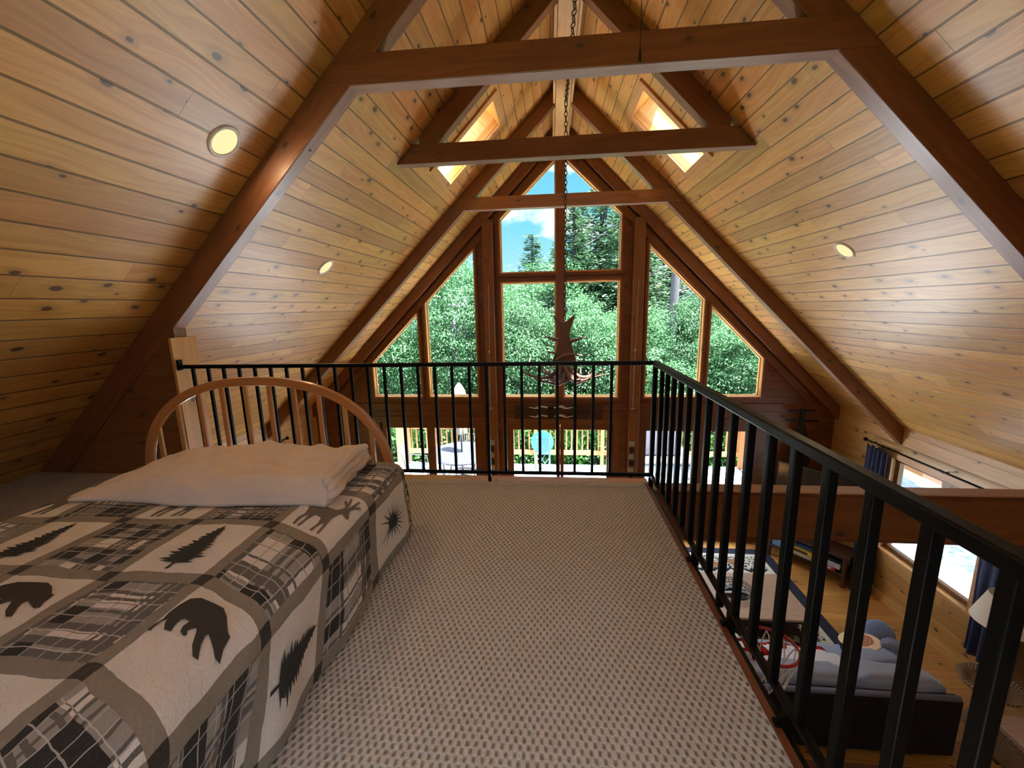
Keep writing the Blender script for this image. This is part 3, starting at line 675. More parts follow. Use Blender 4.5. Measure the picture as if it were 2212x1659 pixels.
# quilt: flat cloth (a across, b along) draped over the mattress
AX0, AX1, BYE, RR = BXL+.07, BXR-.065, BY1-.02, .075
def drape(a, b, lift=0.0):
    ox = a-AX1 if a > AX1 else (a-AX0 if a < AX0 else 0); oy = b-BYE if b > BYE else 0
    x = min(max(a, AX0), AX1); y = min(b, BYE); r = hypot(ox, oy); z = BZ
    nz = noise.noise(V((a*5, b*5, 1.3)))*.010+noise.noise(V((a*2.1, b*2.1, 7)))*.016
    out = down = 0; ux = uy = 0; f = 0
    if r > 1e-6:
        ux, uy = ox/r, oy/r; an = min(r/RR, pi/2); rest = max(0, r-RR*pi/2)
        out = RR*sin(an)+rest*.04; down = RR*(1-cos(an))+rest; f = min(1, rest/.2)
        tgl = (b if abs(ux) > abs(uy) else a)
        out += f*(.012*sin(tgl*17+1)+.010*noise.noise(V((tgl*6, r*4, 2))))
        if abs(ux*uy) > .05: out += f*.03*abs(ux*uy)*sin(math.atan2(uy, abs(ux))*8)
    nrm = V((ux*sin(min(r/RR, pi/2)), uy*sin(min(r/RR, pi/2)), cos(min(r/RR, pi/2)) if r else 1))
    p = V((x+ux*out, y+uy*out-.41*max(0, a+1.045)*(1 if b < 1.5 else max(0, 1-(b-1.5)/.3)), max(.012, z-down)))+nrm*(nz*(1-.5*f)+lift)
    if p.z < .012: p.z = .012+lift
    return p
UVA, UVB = -1.045, 1.345         # a patchwork line crossing
mb = MB(); na, nb = 130, 170
a0, a1, b0, b1 = AX0-.30, AX1+.43, .1, BYE+.40
vs = []; uvs = []
for j in range(nb+1):
    for i in range(na+1):
        a = a0+(a1-a0)*i/na; b = b0+(b1-b0)*j/nb
        vs.append(drape(a, b)); uvs.append((a-UVA, b-UVB))
fs = [[j*(na+1)+i, j*(na+1)+i+1, (j+1)*(na+1)+i+1, (j+1)*(na+1)+i] for j in range(nb) for i in range(na)]
mb.idx(vs, fs, 0, uvs)
quilt = mk('patchwork_quilt', mb, M['quilt'], smooth=True, fixn=False, label='taupe and white patchwork quilt printed with bears, pines and plaid on the bed', cat='quilt')

BEAR = [(0.081, 0.4), (0.085, 0.463), (0.11, 0.532), (0.095, 0.587), (0.103, 0.683), (0.135, 0.776), (0.226, 0.828), (0.391, 0.847), (0.519, 0.852), (0.63, 0.801), (0.753, 0.707), (0.794, 0.695), (0.807, 0.648), (0.82, 0.606), (0.873, 0.533), (0.823, 0.522), (0.727, 0.569), (0.635, 0.612), (0.614, 0.599), (0.663, 0.521), (0.745, 0.429), (0.691, 0.424), (0.594, 0.488), (0.515, 0.577), (0.483, 0.602), (0.444, 0.583), (0.425, 0.55), (0.468, 0.527), (0.448, 0.505), (0.385, 0.515), (0.354, 0.556), (0.363, 0.615), (0.302, 0.613), (0.27, 0.59), (0.279, 0.528), (0.304, 0.483), (0.23, 0.466), (0.169, 0.508), (0.153, 0.546), (0.114, 0.503), (0.11, 0.443), (0.121, 0.414)][::-1]
def pine_outline():
    L = []; R_ = []; n = 13; rnd = random.Random(3)
    for k in range(n):
        z = .16+.74*k/n; w = .20*(1-k/n)**.8+.02
        L += [(.5-w*(.85+.7*rnd.random()), z+.03*rnd.random()), (.5-w*.62, z+.03)]; R_ += [(.5+w*(.85+.7*rnd.random()), z+.03*rnd.random()), (.5+w*.62, z+.03)]
    return [(.48, .04), (.52, .04), (.515, .15)]+R_+[(.5, .95)]+L[::-1]+[(.485, .15)]
DEER = [(.20, .58), (.16, .52), (.19, .44), (.22, .34), (.18, .22), (.20, .06), (.24, .06), (.235, .22), (.29, .36), (.31, .22), (.29, .06), (.33, .06), (.345, .24), (.38, .40), (.52, .38), (.55, .24), (.53, .06), (.57, .06), (.595, .24), (.615, .34), (.65, .22), (.66, .06), (.70, .06), (.69, .24), (.67, .44), (.71, .56), (.76, .60), (.86, .57), (.88, .61), (.80, .69), (.84, .78), (.92, .86), (.90, .88), (.82, .81), (.84, .93), (.81, .93), (.775, .80), (.755, .72), (.73, .82), (.68, .93), (.65, .92), (.70, .80), (.62, .86), (.60, .83), (.70, .73), (.68, .67), (.60, .62), (.44, .63), (.30, .62)]
def spray(n, seed):   # needle spray
    rnd = random.Random(seed); o = []
    for k in range(n):
        a = -2.6+5.2*k/(n-1)+pi/2; r = .30+.12*rnd.random()
        o += [(.5+.11*cos(a-.13), .38+.11*sin(a-.13)), (.5+r*cos(a), .42+r*sin(a)), (.5+.11*cos(a+.13), .38+.11*sin(a+.13))]
    return o[::-1] if False else o
def motif(poly, col, row, mat, flip=False, sc=.86):
    """print lying on the cloth in patchwork cell (col,row); densified so that it follows the drape"""
    P = [((.5+(x-.5)*sc), (.5+(y-.5)*sc)) for x, y in poly]
    if flip: P = [(1-x, y) for x, y in P][::-1]
    tri = tessellate_polygon([[V((x, y, 0)) for x, y in P]])
    bm = bmesh.new(); vv = [bm.verts.new((x, y, 0)) for x, y in P]
    for t in tri:
        try: bm.faces.new([vv[i] for i in t])
        except ValueError: pass
    for _ in range(3):
        es = [e for e in bm.edges if e.calc_length() > .07]
        if not es: break
        bmesh.ops.subdivide_edges(bm, edges=es, cuts=1); bmesh.ops.triangulate(bm, faces=bm.faces)
    mb = MB(); bm.verts.ensure_lookup_table(); bm.verts.index_update()
    vs = [drape(UVA+(col+v.co.x)*CELL, UVB+(row+v.co.y)*ROW, .0035) for v in bm.verts]
    mb.idx(vs, [[v.index for v in f.verts] for f in bm.faces]); bm.free()
    return mb
PINEO = pine_outline()
for poly, nm, cells, mt in ((BEAR, 'bear_print', ((0, -2), (-2, -2), (-4, -2)), 'bearink'), (PINEO, 'pine_print', ((-1, -1), (-3, -1), (1, -1)), 'pinetree'), (DEER, 'deer_print', ((0, 0), (-2, 0), (-4, 0)), 'deerink'),
                           (spray(17, 2), 'pine_sprig_print', ((-1, -3), (-3, -3), (1, -3), (1, 1), (-1, 1)), 'pinetree')):
    for (c, r) in cells:
        mk(nm, motif(poly, c, r, mt, sc=1.0 if poly is BEAR else .86), M[mt], quilt, fixn=False)

# folded fleece blanket over the pillow
def blanket():
    mb = MB(); nu, nv = 84, 50; top = []; bot = []
    for j in range(nv+1):
        v = j/nv
        for i in range(nu+1):
            u = i/nu
            fr = 1.475+.012*sin(u*9)+.012*noise.noise(V((u*6, 0, 1))); bk = 2.00+.02*sin(u*7+1)
            y = fr+(bk-fr)*v
            xl = -2.07-.05*v+.03*noise.noise(V((v*4, 1, 0))); xr = -.915-.05*v+.012*sin(v*14)
            x = xl+(xr-xl)*u
            edge_v = min(1, max(0, v)/.13)**.5*min(1, (1-v)/.05)**.5
            prof = min(1, (u/.34))**.8*(1-.10*max(0, u-.5)) * (.72+.36*sin(pi*min(1, v*.62+.18)))
            edge_u = min(1, (1-u)/.03)**.5
            h = .005+.088*prof*edge_v*edge_u
            wr = noise.noise(V((x*5+y*2, y*8, 4)))*.022+noise.noise(V((x*13+y*9, y*17-x*5, 9)))*.018+.024*max(0, noise.noise(V((x*4, y*4, 2))))*sin((x*.7+y)*36+3*noise.noise(V((x*3, y*3, 5))))
            z = BZ+.012+h+wr*min(1, h/.06)
            top.append((x, y, z)); bot.append((x, y, BZ+.004))
    n = nu+1
    fs = [[j*n+i, j*n+i+1, (j+1)*n+i+1, (j+1)*n+i] for j in range(nv) for i in range(nu)]
    mb.idx(top, fs); k = len(mb.v); mb.idx(bot, [f[::-1] for f in fs])
    ring = [i for i in range(n)]+[j*n+nu for j in range(1, nv+1)]+[nv*n+i for i in range(nu-1, -1, -1)]+[j*n for j in range(nv-1, 0, -1)]
    for q in range(len(ring)):
        a, b = ring[q], ring[(q+1) % len(ring)]; mb.f.append([a, b, k+b, k+a][::-1]); mb.m.append(0); mb.uv.append([(0, 0)]*4)
    # rolled fold layers along the right edge
    for L, (dz, dx) in enumerate(((.030, .030), (.062, .022), (.094, .006))):
        pts = []; rad = []
        for j in range(17):
            v = j/16; y = 1.495+.49*v+.008*L
            pts.append((-.922-.05*v+dx*.6+.008*sin(v*11+L*2), y, BZ+.012+dz*(.55+.5*sin(pi*min(1, v*.62+.18)))+.004*sin(v*16+L))); rad.append((.019+.004*sin(v*9+L))*(min(1, v/.06, (1-v)/.05) if 0 < v < 1 else .2))
        mb.tube(pts, rad, 10)
    return mb
mk('fleece_blanket', blanket(), M['fleece'], smooth=True, label='cream fleece blanket folded over the pillow end of the bed', cat='blanket')

# recessed lights
def can_light(x, y, side, label, r=.098, power=3):
    z = ZC-abs(x-X0); nr = V((side/S2, 0, 1/S2)); Mx = nr.to_track_quat('Z', 'Y').to_matrix()
    p = V((x, y, z))
    o = thing('recessed_light', label, 'light', p, 'recessed lights in the sloping ceiling')
    mb = MB(); mb.lathe([(r*.80, .0), (r*.80, -.004), (r*.86, -.010), (r, -.008), (r+.004, -.001), (r+.004, .002)], p, 40, 0, Mx); mk('trim_ring', mb, M['white'], o, smooth=True)
    mb = MB(); mb.lathe([(r*.80, -.003), (r*.55, -.0035), (.001, -.004)], p, 32, 0, Mx); mk('lit_lens', mb, M['lamp'], o, fixn=False)
    return p-nr*.03, -nr
LAMPS = [can_light(-1.845, 2.415, -1, 'large warm recessed ceiling light above the bed, nearest the camera'), can_light(-2.355, 4.32, -1, 'recessed ceiling light on the left slope beyond the first rafter'), can_light(2.718, 4.27, 1, 'recessed ceiling light on the right slope above the stair opening')]

# bolt in the left rafter, hook and cord on the collar beam
mb = MB(); q = V((1, 0, 1)).to_track_quat('Z', 'Y').to_matrix()
bp = V((X0-1.72, T1+.055, ZU-1.72-.002)); mb.sphere(bp, (.012, .012, .008), 12, 8, 0, Matrix.Rotation(RAD(45), 3, 'Y'))
mk('bolt', mb, M['steel'], smooth=True, label='round steel bolt head under the left end of the nearest collar beam', cat='bolt')
hk = thing('hook', 'dark hook with hanging cord on the face of the nearest collar beam', 'hook', (.51, T1-.008, ZT0+.02))
mb = MB(); mb.sphere((.51, T1-.015, ZT0+.012), (.009, .012, .012), 10, 8); mb.tube([(.51, T1-.012, ZT0+.075), (.51, T1-.022, ZT0+.05), (.51, T1-.018, ZT0+.018)], .005, 6); mk('hook_body', mb, M['bronze'], hk, smooth=True)
mb = MB(); mb.tube([(.51, T1-.010, ZT0+.07), (.512, T1-.009, ZT1), (.515, T1+.05, 3.4)], .0025, 5); mk('cord', mb, M['black'], hk)

# ------------------------------------------------------------------ antler chandelier
cx, cy = .19, 5.85
ch = thing('antler_chandelier', 'moose antler chandelier hanging on a long chain in front of the window wall', 'chandelier', (cx, cy, .2))
def curve(pts, n=8):
    P = [V(p) for p in pts]; P = [P[0]*2-P[1]]+P+[P[-1]*2-P[-2]]; out = []
    for i in range(1, len(P)-2):
        for k in range(n):
            t = k/n; a, b, c, d = P[i-1], P[i], P[i+1], P[i+2]
            out.append(.5*((2*b)+(c-a)*t+(2*a-5*b+4*c-d)*t*t+(3*b-a-3*c+d)*t**3))
    out.append(P[-2]); return out
def tine(mb, pts, r0, r1, n=8):
    c = curve(pts); mb.tube(c, [r0+(r1-r0)*(i/(len(c)-1))**1.3 for i in range(len(c))], n)
# palm (two moose palms back to back)
for ky, kz, fl in ((-.035, 0, 1), (.05, -.03, -1)):
    L = [(.01, .40), (.055, .52), (.10, .66), (.118, .80), (.095, .92), (.037, 1.07)]; R_ = [(.352, 1.09), (.285, .95), (.262, .84), (.262, .78), (.30, .62), (.335, .50), (.379, .40)]
    mid = [(.13, .985), (.18, .965), (.225, .985), (.235, 1.0)]
    out = L+mid+R_
    if fl < 0: out = [(2*cx-x, z) for x, z in out][::-1]
    mb = MB(); n = len(out)
    rows = []
    mb.prism([(x, z+kz) for x, z in out], (0, cy+ky-.012, 0), (1, 0, 0), (0, 0, 1), (0, .024, 0))
    o = mk('antler_palm', mb, M['antler'], ch, bevel=.008)
mb = MB()
for s in (1, -1):
    y = cy-.03*s
    tine(mb, [(.13, y, .72), (.05, y-.02, .735), (-.02, y-.03, .755), (-.085, y-.05, .79)], .026, .003)
    tine(mb, [(.26, y, .70), (.33, y-.02, .715), (.40, y-.02, .735), (.485, y-.05, .765)], .028, .003)
    tine(mb, [(.10, y, .53), (.03, y-.04, .55), (-.05, y-.06, .56)], .02, .003)
    tine(mb, [(.08, y-.03, .44), (.17, y-.07, .505), (.28, y-.08, .53), (.44, y-.12, .515)], .03, .003)
mk('antler_tines', mb, M['antler'], ch, smooth=True)
ARMS = [(178, .61, .30), (4, .66, .27), (62, .52, .33), (118, .55, .33), (240, .56, .26), (300, .50, .30)]
for k, (an, R_, zt) in enumerate(ARMS):
    a = RAD(an); d = V((cos(a), sin(a), 0)); n_ = V((-sin(a), cos(a), 0))
    P = lambda r, s, z: V((cx, cy, 0))+d*r+n_*s+V((0, 0, z))
    mb = MB()
    tine(mb, [P(.02, -.03, .40), P(.10, -.02, .28), P(.24, .0, .19), P(.40, .03, .20), P(.54, .05, .25), P(R_, .06, zt+.03)], .036, .004)
    tine(mb, [P(.05, .03, .26), P(.16, .05, .15), P(.30, .05, .14), P(.44, .0, .19), P(R_-.04, -.06, zt-.03)], .030, .004)
    tine(mb, [P(.30, .03, .18), P(.38, .12, .21), P(.44, .19, .30)], .02, .003)
    tine(mb, [P(.16, .02, .19), P(.10, -.10, .14), P(.14, -.19, .20)], .022, .003)
    arm = mk('antler_arm', mb, M['antler'], ch, smooth=True)
    c = P(R_-.12, .02, 0)
    mb = MB(); mb.lathe([(.001, .245), (.028, .25), (.026, .262), (.012, .265), (.011, .34), (.001, .342)], (c.x, c.y, zt-.26), 12); cnd = mk('candle_socket', mb, M['bronze'], ch, smooth=True)
    mb = MB(); mb.lathe([(.001, .0), (.011, .006), (.015, .025), (.010, .05), (.002, .075), (.0005, .085)], (c.x, c.y, zt+.082), 12)
    if k in (0, 1): mk('flame_bulb', mb, M['bulb'], cnd, smooth=True)
    else: mk('flame_bulb', mb, plain('unlit_bulb_glass', (.55, .62, .66), .15) if 'ub' not in M else M['ub'], cnd, smooth=True)
mb = MB()
def link(mb, p, t, L, w, r, roll):
    t = V(t).normalized(); x = t.orthogonal().normalized(); x = (Matrix.Rotation(roll, 3, t) @ x); pts = []
    for k in range(12):
        a = 2*pi*k/12; pts.append(V(p)+t*(cos(a)*L/2)+x*(sin(a)*w/2*(1 if abs(cos(a)) < .8 else .8)))
    mb.tube(pts, r, 5, closed=True)
path = curve([(.215, 2.95, 3.745), (.215, 3.6, 3.70), (.213, 4.4, 3.685), (.21, 5.2, 3.70), (.205, 5.84, 3.735)], 40)
acc = 0; k = 0; last = path[0]; step = .062
for p in path[1:]:
    acc += (p-last).length; 
    if acc >= step: link(mb, p, p-last, .085, .045, .006, (k % 2)*pi/2+.3); k += 1; acc = 0
    last = p
z = 3.70
while z > 1.0: link(mb, (.205-.01*(3.7-z)/2.7, 5.85, z), (0, 0, 1), .078, .040, .006, (k % 2)*pi/2+.35); z -= .058; k += 1
mk('chain', mb, M['bronze'], ch, smooth=True)
mb = MB(); mb.tube([(.205, 5.85, 3.768), (.205, 5.85, 3.71)], .008, 8); mk('chain_hook', mb, M['steel'], ch, smooth=True); mb = MB(); mb.tube([(.215, 2.95, 3.768), (.215, 2.95, 3.735)], .008, 8); mk('chain_hook', mb, M['steel'], ch, smooth=True); mb = MB(); mb.sphere((.192, 5.85, 1.0), .016, 10, 8); mk('chain_ball', mb, M['steel'], ch, smooth=True)

# ------------------------------------------------------------------ things on the window wall
rk = thing('antler_rack', 'dark mounted board with two rows of pale antlers under the centre windows', 'wall decoration', (.05, YG-.03, -.74))
mb = MB(); mb.box((-.68, YG-.05, -.725), (.95, YG-.029, -.615)); mk('board', mb, M['benchw'], rk, bevel=.004); mb = MB(); mb.box((-.68, YG-.05, -.885), (.95, YG-.029, -.765)); mk('board', mb, M['benchw'], rk, bevel=.004)
mb = MB()
mb.box((-.075, YG-.09, -.71), (.06, YG-.05, -.63)); mk('mount_plate', mb, M['bronze'], rk, bevel=.006); mb = MB(); mb.box((-.075, YG-.09, -.87), (.06, YG-.05, -.79)); mk('mount_plate', mb, M['bronze'], rk, bevel=.006)
for z in (-.655, -.82):
    for s in (-1, 1):
        mb = MB(); tine(mb, [(s*.06, YG-.09, z), (s*.16, YG-.13, z+.025), (s*.27, YG-.14, z-.002), (s*.40, YG-.13, z+.018)], .014, .004); tine(mb, [(s*.14, YG-.12, z+.02), (s*.20, YG-.17, z+.05), (s*.27, YG-.19, z+.035)], .010, .003)
        mk('antler', mb, M['bone'], rk, smooth=True)
for x, nm in ((-1.115, 'left'), (1.465, 'right')):
    cl = thing('cord_cleat', 'small metal cord cleat and pull cord on the %s timber post' % nm, 'cleat', (x, YG-.14, -.655))
    mb = MB(); tine(mb, [(x-.005, YG-.155, -.655), (x-.03, YG-.165, -.655), (x-.06, YG-.17, -.64)], .009, .004); tine(mb, [(x+.005, YG-.155, -.655), (x+.03, YG-.165, -.655), (x+.06, YG-.17, -.64)], .009, .004); mb.box((x-.012, YG-.16, -.675), (x+.012, YG-.14, -.635)); mk('cleat_horns', mb, M['steel'], cl, smooth=True)
    mb = MB(); mb.tube([(x, YG-.155, -.65), (x+.004, YG-.16, .1), (x+.02, YG-.15, .62), (x+.03, YG-.145, 1.6)], .003, 5); mb.sphere((x+.006, YG-.16, .40), .016, 8, 6); mk('cord', mb, M['net'], cl)
    sg = thing('hanging_plaques', 'string of small grey and dark plaques hanging on the %s post' % nm, 'wall decoration', (x, YG-.15, -1.6))
    for k in range(6):
        z = -1.27-.125*k
        mb = MB(); mb.box((x-.045+.008*(k % 2), YG-.165, z-.09), (x+.055-.008*(k % 3), YG-.145, z)); mk('plaque', mb, M['greyp'] if k % 2 == 0 else M['blackm'], sg, bevel=.004)

# ------------------------------------------------------------------ the room below
rg = MB(); rg.box((1.95, 4.40, ZF+.001), (3.90, 7.30, ZF+.012))
for i, f in enumerate(rg.f): rg.uv[i] = [(rg.v[j].x-1.95, rg.v[j].y-4.40) for j in f]
mk('area_rug', rg, M['rug'], label='cream lodge rug with a dark navy border and zigzag bands under the coffee table', cat='rug')

# coffee table with a bowl of remotes
TX0, TX1, TY0, TY1, TZ = 2.12, 3.40, 5.02, 5.98, -2.88
ct = thing('coffee_table', 'low taupe wooden coffee table on the patterned rug', 'table', ((TX0+TX1)/2, 5.5, ZF+.013))
mb = MB(); mb.box((TX0, TY0, TZ-.035), (TX1, TY1, TZ)); mk('table_top', mb, M['tablew'], ct, bevel=.008)
mb = MB(); mb.box((TX0+.06, TY0+.05, TZ-.10), (TX1-.06, TY0+.07, TZ-.036)); mk('apron', mb, M['benchw'], ct); mb = MB(); mb.box((TX0+.06, TY1-.07, TZ-.10), (TX1-.06, TY1-.05, TZ-.036)); mk('apron', mb, M['benchw'], ct)
for x in (TX0+.05, TX1-.11):
    for y in (TY0+.04, TY1-.10):
        mb = MB(); mb.box((x, y, ZF+.013), (x+.06, y+.06, TZ-.036)); mk('leg', mb, M['benchw'], ct, bevel=.004)
mb = MB(); mb.box((TX0+.08, TY0+.08, ZF+.12), (TX1-.08, TY1-.08, ZF+.14)); mk('shelf', mb, M['benchw'], ct)
bw = thing('wire_bowl', 'round black wire bowl of remotes on the coffee table', 'bowl', (2.60, 5.52, TZ+.002))
bc = V((2.60, 5.52, TZ+.002))
mb = MB()
for r, z in ((.235, .075), (.22, .055), (.20, .03), (.15, .008)): mb.tube([bc+V((r*cos(2*pi*k/36), r*sin(2*pi*k/36), z)) for k in range(36)], .005, 5, closed=True)
for k in range(28):
    a = 2*pi*k/28; mb.tube([bc+V((r*cos(a), r*sin(a), z)) for r, z in ((.05, .006), (.15, .008), (.20, .03), (.22, .055), (.235, .075))], .003, 4)
mk('wire_basket', mb, M['blackm'], bw)
mb = MB(); mb.lathe([(.001, .004), (.15, .004), (.16, .012), (.001, .012)], bc, 28); mk('base_plate', mb, M['blackm'], bw)
REM = [(-.09, .05, .5, 'remotew'), (-.02, .07, 2.2, 'remotew'), (.07, .03, .1, 'remotew'), (-.10, -.05, .05, 'boxwhite'), (.0, -.02, .9, 'black'), (.10, -.03, 2.7, 'remotew')]
RL = ['pale remote lying at the back left of the wire bowl', 'pale remote slanting across the back of the wire bowl', 'pale remote at the back right of the wire bowl', 'white card box at the front left of the wire bowl', 'black remote in the middle of the wire bowl', 'pale remote at the front right of the wire bowl']
for (dx, dy, rz, mt), lb in zip(REM, RL):
    c = bc+V((dx, dy, .034+.004*(dx > 0))); rt = thing('remote_control', lb, 'remote control', c, 'remotes in the wire bowl')
    R3 = Matrix.Rotation(rz, 3, 'Z')
    mb = MB(); mb.box(c+V((-.075, -.021, -.010)), c+V((.075, .021, .010)), 0, R3, c); mk('case', mb, M[mt], rt, bevel=.005)
    if 'remote ' in lb:
        mb = MB()
        for i in range(4):
            for j in (-1, 0, 1): mb.box(c+V((-.05+.025*i, j*.011-.003, .0102)), c+V((-.038+.025*i, j*.011+.003, .013)), 0, R3, c)
        mk('buttons', mb, M['boxink'], rt)

# sofa seen from behind
SX0, SX1, SY = 1.30, 3.93, 3.70
so = thing('sofa', 'charcoal sofa seen from behind with slate blue seat and back cushions', 'sofa', (2.6, 4.2, ZF))
mb = MB(); mb.box((SX0, SY, ZF+.05), (SX1, SY+.10, ZF+.69)); mk('back_panel', mb, M['sofa'], so, bevel=.02)
mb = MB(); mb.tube([(SX0+.02, SY+.03, ZF+.695), (SX1-.02, SY+.03, ZF+.695)], .028, 10); mk('back_piping', mb, M['sofarim'], so, smooth=True)
mb = MB(); mb.box((SX0, SY+.09, ZF+.05), (SX1, SY+.98, ZF+.28)); mk('base', mb, M['sofa'], so, bevel=.02)
mb = MB(); mb.box((SX1-.09, SY+.08, ZF+.05), (SX1+.05, SY+.90, ZF+.50)); mb.box((SX0-.10, SY+.08, ZF+.05), (SX0+.09, SY+.94, ZF+.58)); mk('arm', mb, M['sofa'], so, bevel=.04)
def cushion(c, d, seed, mb=None, puff=.10, rot=None, n=14):
    """soft box: rounded, puffed and slightly creased"""
    mb = mb or MB(); dx, dy, dz = (x/2 for x in d)
    R3 = rot or Matrix.Identity(3); c = V(c)
    for ax in range(3):
        for sgn in (-1, 1):
            vs = []
            for j in range(n+1):
                for i in range(n+1):
                    u, v = -1+2*i/n, -1+2*j/n; p = [0, 0, 0]; p[ax] = sgn; p[(ax+1) % 3] = u; p[(ax+2) % 3] = v
                    q = V(p); k = q.length; s = V(p)*(1-.16*max(0, (sorted(map(abs, p))[1])**6)*.9)
                    s = V([s[t]*(1-.10*(abs(p[(t+1) % 3])**4+abs(p[(t+2) % 3])**4)/2) for t in range(3)])
                    w = V((s.x*dx, s.y*dy, s.z*dz)); w *= 1+puff*(1-min(1, max(abs(p[(ax+1) % 3]), abs(p[(ax+2) % 3])))**2)*.35
                    w += V((1, 1, 1))*noise.noise(w*7+V((seed, seed*2.1, 3)))*.012
                    vs.append(c+R3 @ w)
            fs = [[j*(n+1)+i, j*(n+1)+i+1, (j+1)*(n+1)+i+1, (j+1)*(n+1)+i] for j in range(n) for i in range(n)]
            if sgn < 0: fs = [f[::-1] for f in fs]
            mb.idx(vs, fs, 0, [(v_.x, v_.y) for v_ in vs])
    return mb
tilt = Matrix.Rotation(RAD(-7), 3, 'X')
for x0, x1, s in ((1.36, 2.18, 1), (2.20, 3.02, 2)):
    mk('back_cushion', cushion(((x0+x1)/2, SY+.22, ZF+.575), (x1-x0, .24, .40), s, rot=tilt), M['cushion'], so, smooth=True)
mk('back_cushion', cushion((3.45, SY+.21, ZF+.585), (.86, .25, .43), 5, rot=Matrix.Rotation(RAD(4), 3, 'Y') @ Matrix.Rotation(RAD(-4), 3, 'X')), M['cushion'], so, smooth=True)
for x0, x1, s in ((1.36, 2.18, 3), (2.19, 3.01, 4), (3.02, 3.84, 6)):
    mk('seat_cushion', cushion(((x0+x1)/2, SY+.62, ZF+.36), (x1-x0, .70, .18), s, puff=.05), M['cushion'], so, smooth=True)
# things lying on the sofa
sz = ZF+.46
mk('throw_pillow', cushion((1.98, SY+.68, sz+.08), (.50, .40, .17), 11, rot=Matrix.Rotation(.3, 3, 'Z')), M['whitecl'], smooth=True, label='white pillow under the red blanket at the left end of the sofa seat', cat='pillow')
mb = MB(); vs = []; uvs = []; nu, nv = 50, 16
for j in range(nv+1):
    for i in range(nu+1):
        u, v = i/nu, j/nv; x = 2.10+1.05*u; y = SY+.70+.02*sin(u*14)+(v-.5)*(.34-.12*u)
        z = sz+.035+.09*(1-u)*sin(pi*v)+.05*sin(pi*v)*(1+sin(u*22+v*5))*.5+.03*noise.noise(V((x*9, y*12, 0)))
        vs.append((x, y, z)); uvs.append((x*1.3, y*1.6))
top = vs; bot = [(p[0], p[1], sz+.005) for p in vs]
fs = [[j*(nu+1)+i, j*(nu+1)+i+1, (j+1)*(nu+1)+i+1, (j+1)*(nu+1)+i] for j in range(nv) for i in range(nu)]
mb.idx(top, fs, 0, uvs); mb.idx(bot, [f[::-1] for f in fs], 0, uvs)
mk('plaid_blanket', mb, M['plaid'], smooth=True, label='red and black plaid blanket crumpled along the sofa seat', cat='blanket', fixn=False)
mk('fleece_throw', cushion((2.80, SY+.60, sz+.055), (.80, .26, .10), 21, puff=.3, rot=Matrix.Rotation(-.08, 3, 'Z')), M['whitecl'], smooth=True, label='crumpled white sheet between the plaid blanket and the back cushions', cat='blanket')
lp = thing('log_pillow', 'round pillow printed as a cut log end leaning on the sofa', 'pillow', (3.56, SY+.80, sz+.10))
lm = (Matrix.Rotation(RAD(-14), 3, 'X') @ Matrix.Rotation(RAD(-10), 3, 'Y'))
c = V((3.56, SY+.80, sz+.10))
mb = MB(); mb.lathe([(.2, -.055), (.205, 0), (.2, .05)], c, 36, 0, lm); mb.lathe([(.001, -.06), (.16, -.06), (.2, -.055)], c, 36, 0, lm); mk('bark_side', mb, M['bark2'], lp, smooth=True)
mb = MB(); mb.lathe([(.2, .05), (.16, .062), (.08, .066), (.001, .067)], (0, 0, 0), 36); o = mk('log_face', mb, M['logend'], None, smooth=True); o.parent = lp; o.rotation_euler = lm.to_euler()
c = V((3.84, SY+.93, sz+.14)); mb = MB(); mb.lathe([(.001, -.06), (.10, -.062), (.145, -.05), (.16, 0), (.145, .05), (.10, .062), (.001, .06)], c, 36, 0, Matrix.Rotation(RAD(62), 3, 'X') @ Matrix.Rotation(RAD(-16), 3, 'Y'))
mk('round_cushion', mb, M['blueround'], smooth=True, label='round sky blue cushion standing at the right end of the sofa', cat='pillow')
mk('bolster', cushion((3.58, SY+.58, sz+.10), (.46, .24, .19), 31, puff=.3, rot=Matrix.Rotation(.15, 3, 'Z')), M['cushion'], smooth=True, label='creased slate blue pillow in front of the log pillow', cat='pillow')
mk('dark_pillow', cushion((3.84, SY+.64, sz+.16), (.30, .14, .24), 33, puff=.2, rot=Matrix.Rotation(-.5, 3, 'Z')), M['sofarim'], smooth=True, label='dark slate pillow against the right arm of the sofa', cat='pillow')
mb = MB(); mb.box((.5, 1.0, ZF+.001), (3.75, 3.60, ZF+.012)); mk('floor_mat', mb, plain('brown_pile_rug', lin(120, 88, 70), .95, 0, .2, 60, .3), label='plain brown rug behind the sofa', cat='rug')

# basketball hoop fixed below the loft edge
hp = thing('basketball_hoop', 'small red basketball hoop with white net fixed below the loft edge', 'hoop', (.70, 1.85, -.45))
hcn = V((1.06, 1.85, -.45)); hr = .118
mb = MB(); mb.tube([hcn+V((hr*cos(2*pi*k/40), hr*sin(2*pi*k/40), 0)) for k in range(40)], .008, 8, closed=True); mb.bar((.70, 1.82, -.45), (hcn.x-hr, 1.82, -.45), .01); mb.bar((.70, 1.88, -.45), (hcn.x-hr, 1.88, -.45), .01); mk('rim', mb, M['red'], hp, smooth=True)
mb = MB(); mb.box((.685, 1.66, -.56), (.70, 2.04, -.24)); mb.box((.655, 1.80, -.30), (.685, 1.90, -.24)); mk('backboard', mb, M['blackm'], hp)
mb = MB(); nst = 10
for k in range(nst):
    for sg in (1, -1):
        pts = []
        for i in range(9):
            t = i/8; a = 2*pi*(k+sg*.5*sin(t*4*pi/1.0)*.0+sg*t*1.0)/nst; r = hr*(1-.42*t)
            pts.append(hcn+V((r*cos(a), r*sin(a), -.008-.20*t+.006*sin(k*3+i))))
        mb.tube(pts, .0032, 5)
mk('net', mb, M['net'], hp, smooth=True)

